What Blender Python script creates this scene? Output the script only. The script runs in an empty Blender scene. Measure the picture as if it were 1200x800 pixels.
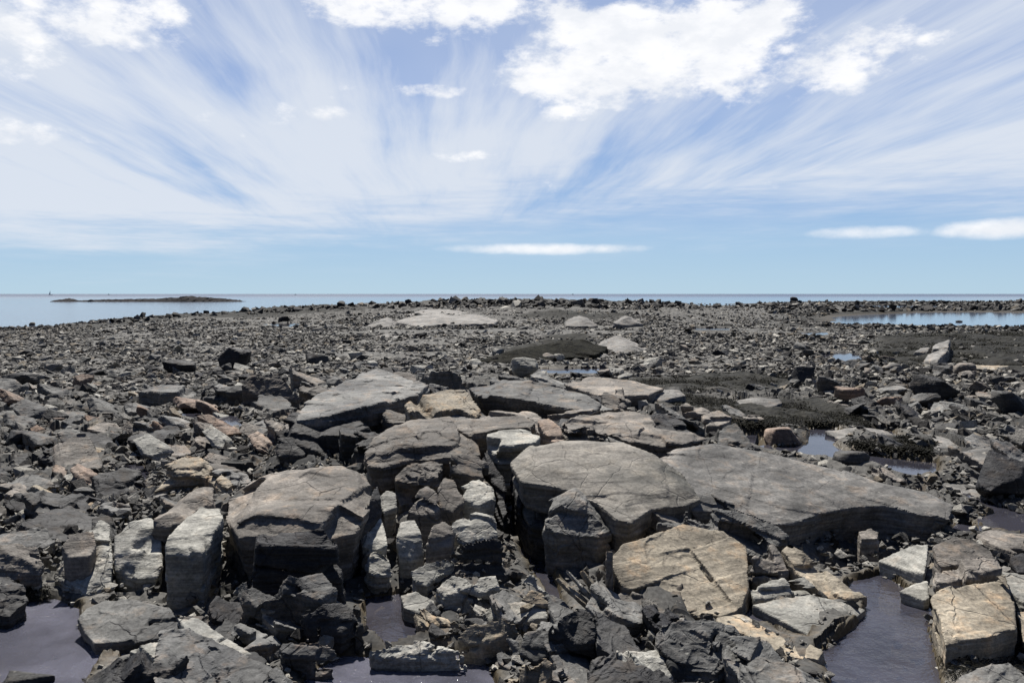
import bpy, bmesh, math, random
import numpy as np
from mathutils import Vector, Matrix
random.seed(7); rng = np.random.default_rng(7)
SC = bpy.context.scene; COL = SC.collection
R = math.radians

# ------------------------------------------------------------------ camera
EYE = 2.4; F = 28/36*1200; PITCH = math.atan((400-344.3)/F)
cam = bpy.data.objects.new('camera', bpy.data.cameras.new('camera')); COL.objects.link(cam)
cam.data.lens = 28; cam.data.sensor_width = 36; cam.data.clip_start = .05; cam.data.clip_end = 60000
cam.location = (0, 0, EYE); cam.rotation_euler = (R(90)-PITCH, 0, 0); SC.camera = cam
cp, sp = math.cos(PITCH), math.sin(PITCH)

def ray(px, py):
    """direction of a photo point, in the world"""
    px = np.asarray(px, float); py = np.asarray(py, float)
    a = (px-600)/F; b = -(py-400)/F
    return a, cp + b*sp, -sp + b*cp
def P(px, py, z):
    a, f, u = ray(px, py)
    t = (z-EYE)/np.minimum(u, -1e-5)
    return np.stack([a*t, f*t, z+0*t], -1)
def at(px, dist, z):
    """point at a distance ahead in the direction of a photo column"""
    return np.array([(px-600)/F*dist/cp, dist, z])

# ------------------------------------------------------------------ noise
def h3(ix, iy, iz, s=0):
    with np.errstate(over='ignore'):
        h = (ix.astype(np.int64)*73856093) ^ (iy.astype(np.int64)*19349663) ^ (iz.astype(np.int64)*83492791) ^ (s*2654435761 & 0x7fffffff)
        h = h & 0xffffffff
        h = (h ^ (h >> 15))*0x2c1b3c6d & 0xffffffff
        h = (h ^ (h >> 12))*0x297a2d39 & 0xffffffff
        h = (h ^ (h >> 15))*0x2c1b3c6d & 0xffffffff
        h ^= (h >> 13)
    return h
def u1(h): return (h & 0xffff)/65535.0
def vnoise(p, s=0):
    i = np.floor(p).astype(np.int64); f = p-i; f = f*f*(3-2*f); r = 0
    for dx in (0, 1):
        for dy in (0, 1):
            for dz in (0, 1):
                w = (f[:, 0] if dx else 1-f[:, 0])*(f[:, 1] if dy else 1-f[:, 1])*(f[:, 2] if dz else 1-f[:, 2])
                r = r + w*u1(h3(i[:, 0]+dx, i[:, 1]+dy, i[:, 2]+dz, s))
    return r*2-1
def fbm(p, o=4, s=0):
    r = 0; a = 1; t = 0
    for k in range(o):
        r = r + a*vnoise(p*(2**k)+k*17.3, s+k); t += a; a *= .5
    return r/t
def facet(p, S, s, off=.5, tilt=.5, crack=0.0, thin=.5, basis=None, soft=30., flat=False):
    """planar chips: nearest cell point gives every chip its own plane"""
    if basis is not None: p = p@basis
    q = p/np.array([S, S, S*thin])
    q = q + .18*np.stack([vnoise(q*1.7, s+91), vnoise(q*1.7+9, s+92), vnoise(q*1.7+5, s+93)], 1)
    i = np.floor(q).astype(np.int64)
    num = np.zeros(len(q)); den = np.zeros(len(q))+1e-12; zs = (-1, 0, 1) if not flat else (0,)
    for dx in (-1, 0, 1):
        for dy in (-1, 0, 1):
            for dz in zs:
                cx, cy, cz = i[:, 0]+dx, i[:, 1]+dy, i[:, 2]+dz
                h = h3(cx, cy, cz, s); g = h3(cx, cy, cz, s+1013)
                vx = cx+.5+.8*((h & 1023)/1023-.5)-q[:, 0]
                vy = cy+.5+.8*(((h >> 10) & 1023)/1023-.5)-q[:, 1]
                vz = cz+.5+.8*(((h >> 20) & 1023)/1023-.5)-q[:, 2] if not flat else 0
                w = np.exp(-soft*(vx*vx+vy*vy+vz*vz))
                v = off*(((g >> 21) & 1023)/1023-.5) - tilt*2*(vx*((g & 127)/127-.5)+vy*(((g >> 7) & 127)/127-.5)+vz*(((g >> 14) & 127)/127-.5))
                num += w*v; den += w
    return num/den*S
def sstep(a, b, x):
    t = np.clip((x-a)/(b-a), 0, 1); return t*t*(3-2*t)
def polysd(xy, poly):
    """signed distance to a polygon in plan, negative inside"""
    poly = np.asarray(poly)[:, :2]; n = len(poly)
    d = np.full(len(xy), 9e9); ins = np.zeros(len(xy), bool)
    for k in range(n):
        a = poly[k]; b = poly[(k+1) % n]; e = b-a; w = xy-a
        t = np.clip((w@e)/max(e@e, 1e-12), 0, 1); v = w-t[:, None]*e
        d = np.minimum(d, (v*v).sum(1))
        c = ((a[1] <= xy[:, 1]) != (b[1] <= xy[:, 1]))
        if abs(e[1]) > 1e-12:
            ins ^= c & (xy[:, 0] < a[0]+(xy[:, 1]-a[1])/e[1]*e[0])
    d = np.sqrt(d); return np.where(ins, -d, d)
def inpoly(px, py, poly): return polysd(np.stack([px, py], 1), poly) < 0
def basis(ax, ay, az=0):
    return np.array(Matrix.Rotation(az, 3, 'Z') @ Matrix.Rotation(ay, 3, 'Y') @ Matrix.Rotation(ax, 3, 'X'))

# ------------------------------------------------------------------ materials
def mat(name):
    m = bpy.data.materials.new(name); m.use_nodes = True; nt = m.node_tree
    return m, nt.nodes, nt.links, nt.nodes['Principled BSDF']
class G:
    """short node builder"""
    def __init__(s, nt): s.n = nt.nodes; s.l = nt.links
    def put(s, sock, v):
        if v is None: return
        if isinstance(v, bpy.types.NodeSocket): s.l.new(v, sock)
        elif isinstance(v, (tuple, list)) and len(v) == 3 and sock.type == 'RGBA': sock.default_value = (*v, 1)
        else: sock.default_value = v
    def math(s, op, a, b=None, c=None, clamp=False):
        n = s.n.new('ShaderNodeMath'); n.operation = op; n.use_clamp = clamp
        for k, v in enumerate((a, b, c)): s.put(n.inputs[k], v)
        return n.outputs[0]
    def vmath(s, op, a, b=None):
        n = s.n.new('ShaderNodeVectorMath'); n.operation = op; s.put(n.inputs[0], a)
        if op == 'SCALE': s.put(n.inputs['Scale'], b)
        else: s.put(n.inputs[1], b)
        return n.outputs[0]
    def noise(s, vec, scale, detail=4, rough=.55, dist=0, out=0):
        n = s.n.new('ShaderNodeTexNoise'); s.put(n.inputs['Vector'], vec)
        n.inputs['Scale'].default_value = scale; n.inputs['Detail'].default_value = detail
        n.inputs['Roughness'].default_value = rough; n.inputs['Distortion'].default_value = dist
        return n.outputs[out]
    def ramp(s, v, a, b, lo=0, hi=1, smooth=True):
        n = s.n.new('ShaderNodeMapRange'); n.interpolation_type = 'SMOOTHSTEP' if smooth else 'LINEAR'
        s.put(n.inputs[0], v); s.put(n.inputs[1], a); s.put(n.inputs[2], b); s.put(n.inputs[3], lo); s.put(n.inputs[4], hi)
        return n.outputs[0]
    def mix(s, f, a, b, mode='MIX'):
        n = s.n.new('ShaderNodeMix'); n.data_type = 'RGBA'; n.blend_type = mode
        s.put(n.inputs['Factor'], f); s.put(n.inputs[6], a); s.put(n.inputs[7], b); return n.outputs[2]
    def mapping(s, vec, scale=(1, 1, 1), rot=(0, 0, 0), loc=(0, 0, 0)):
        n = s.n.new('ShaderNodeMapping'); s.put(n.inputs[0], vec)
        n.inputs['Location'].default_value = loc; n.inputs['Rotation'].default_value = rot; n.inputs['Scale'].default_value = scale
        return n.outputs[0]

def rockmat(name, A, B, stain=(.20, .13, .075), stain_amt=.25, bump=.6, rough=.8, bands=(.1, .25, 0), band=.3, crack=.4, cs=2.2, lich=.25):
    m, n, l, bs = mat(name); g = G(m.node_tree)
    pos = n.new('ShaderNodeNewGeometry').outputs['Position']
    info = n.new('ShaderNodeObjectInfo')
    rnd = info.outputs['Random']
    v = g.vmath('ADD', pos, g.vmath('SCALE', (3.1, 1.7, 2.3), g.math('MULTIPLY', rnd, 1.0)))
    big = g.noise(v, .9, 5, .6); mid = g.noise(v, 5, 6, .65); fine = g.noise(v, 38, 6, .7)
    col = g.mix(g.ramp(big, .36, .62), A, B)
    col = g.mix(g.math('MULTIPLY', g.ramp(mid, .5, .68), stain_amt), col, stain)
    st = g.noise(g.mapping(v, (1.2, 1.2, 22), bands), 1.6, 4, .6)
    f = g.math('ADD', g.ramp(st, .35, .65, 1-band, 1+band*.6), 0)
    f = g.math('MULTIPLY', f, g.ramp(mid, .3, .7, .72, 1.28))
    f = g.math('MULTIPLY', f, g.ramp(fine, .3, .7, .72, 1.25))
    f = g.math('MULTIPLY', f, g.ramp(rnd, 0, 1, .8, 1.2, False))
    col = g.mix(1, col, g.math('MULTIPLY', f, 1), 'MULTIPLY')
    # cracks, and a few pale veins and scratches
    wv = g.vmath('ADD', v, g.vmath('SCALE', g.noise(v, 2.2, 4, .6, out=1), .22))
    vo = n.new('ShaderNodeTexVoronoi'); vo.feature = 'DISTANCE_TO_EDGE'; g.put(vo.inputs['Vector'], g.mapping(wv, (1, 1, .45), (0, .2, .6))); vo.inputs['Scale'].default_value = cs
    cr = g.ramp(vo.outputs['Distance'], .003, .016, 1, 0)
    cr = g.math('MULTIPLY', cr, g.ramp(g.noise(v, 1.1, 2), .45, .53))
    col = g.mix(g.math('MULTIPLY', cr, crack), col, (.012, .011, .012))
    vs = n.new('ShaderNodeTexVoronoi'); g.put(vs.inputs['Vector'], v); vs.inputs['Scale'].default_value = 14
    sp_ = g.math('MULTIPLY', g.ramp(vs.outputs['Distance'], .12, .2, 1, 0), g.ramp(g.noise(v, 3, 3), .58, .66))
    col = g.mix(g.math('MULTIPLY', sp_, lich), col, (.42, .41, .36))
    dk = g.ramp(g.noise(v, 2.6, 6, .75), .60, .72)
    col = g.mix(g.math('MULTIPLY', dk, .55), col, (.028, .027, .026))
    l.new(col, bs.inputs['Base Color'])
    g.put(bs.inputs['Roughness'], g.ramp(mid, .3, .7, rough-.15, rough+.1))
    bs.inputs['Specular IOR Level'].default_value = .12
    h = g.math('ADD', g.math('MULTIPLY', mid, .03), g.math('MULTIPLY', fine, .008))
    h = g.math('ADD', h, g.math('MULTIPLY', g.noise(v, 140, 3, .6), .003))
    h = g.math('SUBTRACT', h, g.math('MULTIPLY', cr, .02))
    h = g.math('ADD', h, g.math('MULTIPLY', st, .014))
    b = n.new('ShaderNodeBump'); b.inputs['Strength'].default_value = bump; b.inputs['Distance'].default_value = 1.0
    l.new(h, b.inputs['Height']); l.new(b.outputs[0], bs.inputs['Normal'])
    return m
GREY = rockmat('grey_schist', (.062, .062, .061), (.13, .128, .12))
PALE = rockmat('pale_schist', (.175, .172, .155), (.27, .262, .232), stain_amt=.2)
TAN = rockmat('tan_schist', (.15, .13, .10), (.24, .21, .162), stain=(.3, .19, .10), stain_amt=.4)
WARM = rockmat('brown_grey_schist', (.095, .087, .077), (.17, .153, .133), stain=(.2, .14, .09), stain_amt=.3)
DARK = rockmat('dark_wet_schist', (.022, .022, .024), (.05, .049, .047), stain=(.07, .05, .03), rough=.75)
SMOOTH = rockmat('smooth_pale_ledge', (.10, .097, .091), (.165, .158, .146), bump=.3, crack=.3)
RUST = rockmat('rusty_schist', (.13, .095, .075), (.19, .15, .12), stain=(.2, .13, .085), stain_amt=.4)
WEATH = rockmat('weathered_schist', (.055, .054, .048), (.165, .152, .132), stain=(.16, .14, .11), bump=.45, crack=.15)
M = dict(g=GREY, p=PALE, t=TAN, w=WARM, d=DARK, s=SMOOTH, r=RUST)

def stonemat():
    """loose stones: each stone keeps its own colour from its 'tint'"""
    m, n, l, bs = mat('loose_stones'); g = G(m.node_tree)
    a = n.new('ShaderNodeAttribute'); a.attribute_name = 'tint'
    pos = n.new('ShaderNodeNewGeometry').outputs['Position']
    f = g.ramp(g.noise(pos, 30, 4, .7), .3, .7, .7, 1.3)
    l.new(g.mix(1, a.outputs['Color'], f, 'MULTIPLY'), bs.inputs['Base Color']); bs.inputs['Roughness'].default_value = .8
    bs.inputs['Specular IOR Level'].default_value = .1
    b = n.new('ShaderNodeBump'); b.inputs['Distance'].default_value = .03; l.new(g.noise(pos, 25, 5, .7), b.inputs['Height']); l.new(b.outputs[0], bs.inputs['Normal'])
    return m
STONES = stonemat()

def groundmat():
    m, n, l, bs = mat('shore_ground'); g = G(m.node_tree)
    a = n.new('ShaderNodeAttribute'); a.attribute_name = 'zone'   # r weed, g gravel, b wet
    sep = n.new('ShaderNodeSeparateColor'); l.new(a.outputs['Color'], sep.inputs[0])
    pos = n.new('ShaderNodeNewGeometry').outputs['Position']
    big = g.noise(pos, .5, 5, .6); mid = g.noise(pos, 4, 6, .7); fine = g.noise(pos, 30, 6, .7)
    rock = g.mix(g.ramp(big, .38, .62), (.032, .032, .031), (.085, .082, .075))
    rock = g.mix(g.math('MULTIPLY', g.ramp(mid, .52, .66), .4), rock, (.16, .12, .08))
    vo = n.new('ShaderNodeTexVoronoi'); g.put(vo.inputs['Vector'], pos); vo.inputs['Scale'].default_value = 9
    sc_ = n.new('ShaderNodeSeparateColor'); l.new(vo.outputs['Color'], sc_.inputs[0])
    grav = g.mix(sc_.outputs[0], (.03, .03, .028), (.12, .115, .105))
    c = g.mix(sep.outputs['Green'], rock, grav)
    weed = g.mix(g.ramp(g.noise(pos, 7, 6, .7), .4, .65), (.007, .0068, .0055), (.021, .020, .0155))
    c = g.mix(sep.outputs['Red'], c, weed)
    c = g.mix(sep.outputs['Blue'], c, (.042, .032, .017))
    c = g.mix(1, c, g.ramp(fine, .3, .7, .65, 1.35), 'MULTIPLY')
    l.new(c, bs.inputs['Base Color'])
    g.put(bs.inputs['Roughness'], g.math('SUBTRACT', .85, g.math('MULTIPLY', sep.outputs['Blue'], .4)))
    bs.inputs['Specular IOR Level'].default_value = .1
    h = g.math('ADD', g.math('MULTIPLY', mid, .06), g.math('MULTIPLY', fine, .02))
    b = n.new('ShaderNodeBump'); b.inputs['Strength'].default_value = .8; l.new(h, b.inputs['Height']); l.new(b.outputs[0], bs.inputs['Normal'])
    return m
GROUND = groundmat()

def seamat():
    m, n, l, bs = mat('sea_water'); g = G(m.node_tree)
    pos = n.new('ShaderNodeNewGeometry').outputs['Position']
    bs.inputs['Base Color'].default_value = (.042, .055, .085, 1); bs.inputs['Roughness'].default_value = .08; bs.inputs['IOR'].default_value = 1.33
    a = g.noise(g.mapping(pos, (.35, 1.2, 1)), .5, 5, .6); c = g.noise(g.mapping(pos, (1, 2.5, 1)), 1.6, 4, .6)
    b = n.new('ShaderNodeBump'); b.inputs['Distance'].default_value = 1
    # open water to the east is choppier than the sheltered bay
    sx = n.new('ShaderNodeSeparateXYZ'); l.new(pos, sx.inputs[0])
    far = g.ramp(sx.outputs[1], 240, 1300); calm = g.math('MULTIPLY', g.ramp(sx.outputs[0], 5, 25), g.ramp(sx.outputs[1], 190, 240, 1, 0))
    l.new(g.math('MULTIPLY', g.ramp(far, 0, 1, .22, .8, False), g.math('SUBTRACT', 1, g.math('MULTIPLY', calm, .93))), b.inputs['Strength'])
    l.new(g.ramp(far, 0, 1, .5, .16, False), bs.inputs['Specular IOR Level']); l.new(g.ramp(far, 0, 1, .08, .3, False), bs.inputs['Roughness'])
    l.new(g.math('ADD', g.math('MULTIPLY', a, .35), g.math('MULTIPLY', c, .08)), b.inputs['Height']); l.new(b.outputs[0], bs.inputs['Normal'])
    return m
SEA = seamat()
def poolmat(name, deep, rip=.012, rough=.02, scale=9, spark=.15, ior=1.5, dif=(.078, .077, .098), murk_glitter=.36):
    m, n, l, bs = mat(name); g = G(m.node_tree); out = n['Material Output']; n.remove(bs)
    pos = n.new('ShaderNodeNewGeometry').outputs['Position']
    b = n.new('ShaderNodeBump'); b.inputs['Strength'].default_value = 1; b.inputs['Distance'].default_value = 1
    h = g.math('MULTIPLY', g.math('ADD', g.noise(pos, scale, 4, .6), g.math('MULTIPLY', g.noise(pos, scale*5, 2, .5), spark)), rip)
    l.new(h, b.inputs['Height'])
    tr = n.new('ShaderNodeBsdfTransparent'); tr.inputs[0].default_value = (*deep, 1)
    gl = n.new('ShaderNodeBsdfGlossy'); gl.inputs['Roughness'].default_value = rough; l.new(b.outputs[0], gl.inputs['Normal'])
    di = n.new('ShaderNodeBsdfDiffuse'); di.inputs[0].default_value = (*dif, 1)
    m1 = n.new('ShaderNodeMixShader'); g.put(m1.inputs[0], g.ramp(g.noise(pos, 1.6, 4, .6), .35, .65, murk_glitter*.7, murk_glitter*1.2)); l.new(tr.outputs[0], m1.inputs[1]); l.new(di.outputs[0], m1.inputs[2])
    fr = n.new('ShaderNodeFresnel'); fr.inputs[0].default_value = ior; l.new(b.outputs[0], fr.inputs['Normal'])
    m2 = n.new('ShaderNodeMixShader'); l.new(fr.outputs[0], m2.inputs[0]); l.new(m1.outputs[0], m2.inputs[1]); l.new(gl.outputs[0], m2.inputs[2])
    l.new(m2.outputs[0], out.inputs[0]); return m
POOL = poolmat('pool_water', (.55, .5, .42))
STILL = poolmat('still_pool_water', (.55, .5, .42), rip=.002, ior=1.95)
GLINT = poolmat('rippled_pool_water', (.55, .5, .42), rip=.085, rough=.12, scale=20, spark=.5, dif=(.14, .14, .175), murk_glitter=.5)  # pale diffuse colour here stands in for sun glitter on the water
def weedmat():
    m, n, l, bs = mat('dark_rockweed'); g = G(m.node_tree)
    pos = n.new('ShaderNodeNewGeometry').outputs['Position']
    c = g.mix(g.ramp(g.noise(pos, 5, 5, .7), .4, .62), (.007, .0068, .005), (.022, .021, .015))
    b = n.new('ShaderNodeBump'); b.inputs['Distance'].default_value = .12; l.new(g.noise(pos, 9, 6, .75), b.inputs['Height']); l.new(b.outputs[0], bs.inputs['Normal'])
    l.new(c, bs.inputs['Base Color']); bs.inputs['Roughness'].default_value = .95; bs.inputs['Specular IOR Level'].default_value = .08; return m
WEED = weedmat()
def plain(name, c, rough=.5):
    m, n, l, bs = mat(name); g = G(m.node_tree)
    pos = n.new('ShaderNodeNewGeometry').outputs['Position']
    l.new(g.mix(1, c, g.ramp(g.noise(pos, 2, 3), .3, .7, .85, 1.1), 'MULTIPLY'), bs.inputs['Base Color']); bs.inputs['Roughness'].default_value = rough; bs.inputs['Specular IOR Level'].default_value = .1
    return m

# ------------------------------------------------------------------ object helpers
def mesh_np(name, co, faces, m=None, smooth=False):
    me = bpy.data.meshes.new(name); co = np.asarray(co, np.float32); k = faces.shape[1]
    me.vertices.add(len(co)); me.vertices.foreach_set('co', co.ravel())
    me.loops.add(faces.size); me.loops.foreach_set('vertex_index', faces.astype(np.int32).ravel())
    me.polygons.add(len(faces)); me.polygons.foreach_set('loop_start', np.arange(0, faces.size, k, dtype=np.int32))
    me.update(calc_edges=True); me.validate()
    me.polygons.foreach_set('use_smooth', np.full(len(me.polygons), smooth)); me.update()
    if m: me.materials.append(m)
    return me
def link(name, me, parent=None, **props):
    o = bpy.data.objects.new(name, me); COL.objects.link(o)
    if parent: o.parent = parent
    for k, v in props.items():
        if v: o[k] = v
    return o
def remesh(bm, vox):
    me = bpy.data.meshes.new('tmp'); bm.to_mesh(me); bm.free()
    o = bpy.data.objects.new('tmp', me); COL.objects.link(o)
    md = o.modifiers.new('r', 'REMESH'); md.mode = 'VOXEL'; md.voxel_size = vox; md.adaptivity = 0
    dg = bpy.context.evaluated_depsgraph_get(); ev = o.evaluated_get(dg); m2 = ev.to_mesh()
    co = np.empty(len(m2.vertices)*3, np.float32); m2.vertices.foreach_get('co', co); co = co.reshape(-1, 3).astype(float)
    no = np.empty(len(m2.vertices)*3, np.float32); m2.vertices.foreach_get('normal', no); no = no.reshape(-1, 3).astype(float)
    fa = np.empty(len(m2.loops), np.int32); m2.loops.foreach_get('vertex_index', fa); fa = fa.reshape(-1, 4)
    for it in range(2):      # take the voxel steps off
        acc = np.zeros_like(co); cnt = np.zeros(len(co))
        for k in range(4):
            np.add.at(acc, fa[:, k], co[fa[:, (k+1) % 4]]+co[fa[:, k-1]]); np.add.at(cnt, fa[:, k], 2)
        co = co*.62+.38*acc/np.maximum(cnt, 1)[:, None]
    ev.to_mesh_clear(); bpy.data.objects.remove(o); bpy.data.meshes.remove(me)
    return co, no, fa
def rockdisp(co, no, vox, seed, size, amp=1., B=None, strat=0., th=.08, smooth=False):
    """break a surface into planar chips at several sizes, plus bedding ledges"""
    s = seed % 97+1; q = co+seed*1.37
    d = 0
    for S, k, t_ in ((size*.27, .10, .24), (size*.11, .12, .24)):
        if S > vox*2.5: d = d + facet(q, S, s, k, t_, crack=.0, thin=.6, basis=B, soft=90)*amp*(.35 if smooth else .55)
    if strat:
        L = (B if B is not None else np.eye(3))[:, 2]
        t = q@L/th + .5*fbm(q*1.3, 2, s)
        k = np.floor(t).astype(np.int64); z = np.zeros_like(k)
        lv = lambda k: (lambda hh: np.where(hh < .35, -.8, np.where(hh > .8, .7, 0)))(u1(h3(k, z, z, s)))
        w = sstep(.85, 1, t-k); d = d + .6*strat*(lv(k)*(1-w)+lv(k+1)*w)*sstep(-.35, .1, fbm(q*1.1+40, 2, s))
    d = d + fbm(q*7, 3, s)*.004*size
    return co+no*d[:, None]

def halves(bm, co, no):
    """cut a closed block in two closed blocks"""
    out = []
    for sgn in (1, -1):
        b = bm.copy(); r = bmesh.ops.bisect_plane(b, geom=b.verts[:]+b.edges[:]+b.faces[:], plane_co=co, plane_no=Vector(no)*sgn, clear_outer=True, dist=1e-5)
        if not b.faces: b.free(); continue
        e = [x for x in r['geom_cut'] if isinstance(x, bmesh.types.BMEdge) and x.is_valid]
        if e: bmesh.ops.edgeloop_fill(b, edges=e)
        out.append(b)
    return out or [bm]
def fracture(bm, r, sets, keep=.85, gap=.006, drop=.0, edge=None, jog=.012, tilt=.03):
    """split a block along sets of near-parallel joints, then let the pieces settle"""
    pieces = [bm]
    for nrm, sp_ in sets:
        nrm = Vector(nrm).normalized(); nxt = []
        for b in pieces:
            ds = [v.co.dot(nrm) for v in b.verts]; lo, hi = min(ds), max(ds); cur = [b]; t = lo+sp_*r.uniform(.25, 1.1)
            while t < hi-sp_*.2:
                n2 = (nrm+Vector(r.normal(0, .09, 3))).normalized(); c = sum((v.co for v in b.verts), Vector())/len(b.verts); c = c+nrm*(t-c.dot(nrm))
                if r.random() < keep:
                    last = cur.pop(); h = halves(last, c, n2)
                    if len(h) == 2:
                        m0 = sum(v.co.dot(nrm) for v in h[0].verts)/len(h[0].verts); m1 = sum(v.co.dot(nrm) for v in h[1].verts)/len(h[1].verts)
                        if m0 > m1: h = [h[1], h[0]]
                    cur += h
                t += sp_*float(np.clip(r.lognormal(0, .45), .4, 2.4))
            nxt += cur
        pieces = nxt
        if len(pieces) > 260: break
    V, Fc = [], []; off = 0
    for b in pieces:
        if len(b.verts) < 4: continue
        c = sum((v.co for v in b.verts), Vector())/len(b.verts)
        mn = Vector([min(v.co[k] for v in b.verts) for k in range(3)]); mx = Vector([max(v.co[k] for v in b.verts) for k in range(3)]); sz = (mx-mn).length
        if edge is not None and r.random() < edge(c, sz): continue
        R3 = Matrix.Rotation(r.normal(0, tilt), 3, 'X') @ Matrix.Rotation(r.normal(0, tilt), 3, 'Y'); sh = Vector((r.normal(0, jog*.5), r.normal(0, jog*.5), r.normal(0, jog)))
        k = max(.5, 1-gap*2/max(sz, .02)); b.verts.index_update()
        bmesh.ops.triangulate(b, faces=b.faces[:])
        V += [tuple(R3 @ ((v.co-c)*k)+c+sh) for v in b.verts]; Fc += [[v.index+off for v in f.verts] for f in b.faces]; off += len(b.verts)
    for b in pieces: b.free()
    out = bmesh.new(); vs = [out.verts.new(v) for v in V]
    for f in Fc:
        try: out.faces.new([vs[i] for i in f])
        except ValueError: pass
    bmesh.ops.recalc_face_normals(out, faces=out.faces[:]); return out

def poly_rock(name, label, pts, zb, m, flare=-.05, rnd=0., rr=.3, amp=1., strat=.02, th=.07, dip=(0.1, .1, 0), size=None, vox=None, smooth=False, group=None, bot=None, cat='rock', js=None, bed=None, drop=.35, jog=.012, turn=None, plan=False, seed=None):
    """a block of bedrock: its top outline in plan with heights, its foot at zb"""
    seed = seed or sum(map(ord, label)); T = np.array(pts) if plan else np.array([P(a, b, c+.05*float(sstep(690, 730, b))) for a, b, c in pts])
    c = T.mean(0); Bt = T.copy(); dv = T[:, :2]-c[:2]; ln = np.linalg.norm(dv, axis=1, keepdims=True)
    Bt[:, :2] = T[:, :2]+dv/np.maximum(ln, 1e-6)*np.minimum(flare, ln*.9) if flare >= 0 else T[:, :2]+dv/np.maximum(ln, 1e-6)*np.maximum(flare, -ln*.5)
    Bt[:, 2] = zb-.12
    ext = T[:, :2].max(0)-T[:, :2].min(0); size = size or float(np.clip(np.sqrt(ext.prod()), .15, 1.5))
    dist = c[1]; vox = vox or max(.0105, dist*.0021, size/130)
    bm = bmesh.new(); n = len(T)
    tv = [bm.verts.new(p) for p in T]; bv = [bm.verts.new(p) for p in Bt]
    f = bm.faces.new(tv); bm.faces.new(list(reversed(bv)))
    for k in range(n): bm.faces.new((tv[(k+1) % n], tv[k], bv[k], bv[(k+1) % n]))
    bmesh.ops.triangulate(bm, faces=list(bm.faces)); bmesh.ops.recalc_face_normals(bm, faces=list(bm.faces))
    r = np.random.default_rng(seed); js = js or max(.16, size*.42); bed = bed or max(.05, min(.16, size*.17)); a1 = (r.uniform(-.5, .5) if turn is None else turn)
    D = basis(*dip); zt = T[:, 2].max()
    if abs(dip[0])+abs(dip[1]) < .45:      # bedding follows the lie of the top
        A = np.c_[T[:, :2]-c[:2], np.ones(n)]; gx, gy, _ = np.linalg.lstsq(A, T[:, 2], rcond=None)[0]
        D = basis(math.atan(gy)+r.normal(0, .025), -math.atan(gx)+r.normal(0, .025))
    def edge(p, sz):
        sd = float(polysd(np.array([[p.x, p.y]]), T)[0]); top = (p.z-zb)/max(.05, zt-zb)
        if sz > .75*size+.12 or p.y > c[1]+.25*size: return 0
        return drop*1.3*max(0, 1+sd/(.35*size))*max(0, min(1, (top-.25)*1.6))
    bm = fracture(bm, r, [(D@np.array([math.cos(a1), math.sin(a1), .1]), js), (D@np.array([0, 0, 1.]), bed), (D@np.array([-math.sin(a1), math.cos(a1), .15]), js*1.1)], (.8 if js < 5 else 0), vox*(1.0 if c[1] < 9 else .6), 0, edge, jog, .02)
    co, no, fa = remesh(bm, vox)
    if rnd:
        sd = polysd(co[:, :2], T); t = np.clip((co[:, 2]-zb)/(c[2]-zb), 0, 1)
        co[:, 2] -= rnd*t*(1-sstep(0, rr, -sd))**1.5
    co = rockdisp(co, no, vox, seed, size, amp, basis(*dip), strat, th, smooth)
    me = mesh_np(name, co-c, fa, m)
    o = link(name, me, label=label, category=cat, group=group); o.location = c
    return o

def hull_pts(seed, n=16, box=.5):
    r = np.random.default_rng(seed); v = r.normal(size=(n, 3)); v /= np.linalg.norm(v, axis=1, keepdims=True)
    cube = v/np.abs(v).max(1, keepdims=True); return (v*(1-box)+cube*box)*r.uniform(.82, 1.05, (n, 1))*.5
def hull_bm(pts):
    bm = bmesh.new(); [bm.verts.new(p) for p in pts]; r = bmesh.ops.convex_hull(bm, input=bm.verts)
    bmesh.ops.delete(bm, geom=[v for v in bm.verts if not v.link_faces], context='VERTS')
    bmesh.ops.triangulate(bm, faces=list(bm.faces)); return bm
def boulder(label, px, py, w, h, m, depth=.8, seed=1, rz=0., tilt=(0, 0), box=.5, n=14, name='boulder', cat='boulder', zb=None, smooth=False, amp=.5, strat=0., group=None):
    """free-standing rock: (px, py) is the middle of its foot, w and h its size in the photo"""
    g = ground_at(px, py) if zb is None else P(px, py, zb)
    k = g[1]/F; W = w*k; H = h*k*1.12
    pts = hull_pts(seed, n, box)@np.diag([W, W*depth, H*1.15])
    Rm = basis(tilt[0], tilt[1], rz); pts = pts@Rm.T
    sc = np.array([W/np.ptp(pts[:, 0]), 1, H*1.1/np.ptp(pts[:, 2])]); pts = pts*sc
    vox = max(.0105, g[1]*.0021, W/90)
    co, no, fa = remesh(hull_bm(pts), vox)
    co = rockdisp(co, no, vox, seed*13, W, amp, basis(*tilt, rz), strat, W*.09, smooth)
    o = link(name, mesh_np(name, co, fa, m, smooth), label=label, category=cat, group=group)
    o.location = (g[0], g[1]+W*depth*.45, g[2]+H*.38)
    return o

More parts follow.
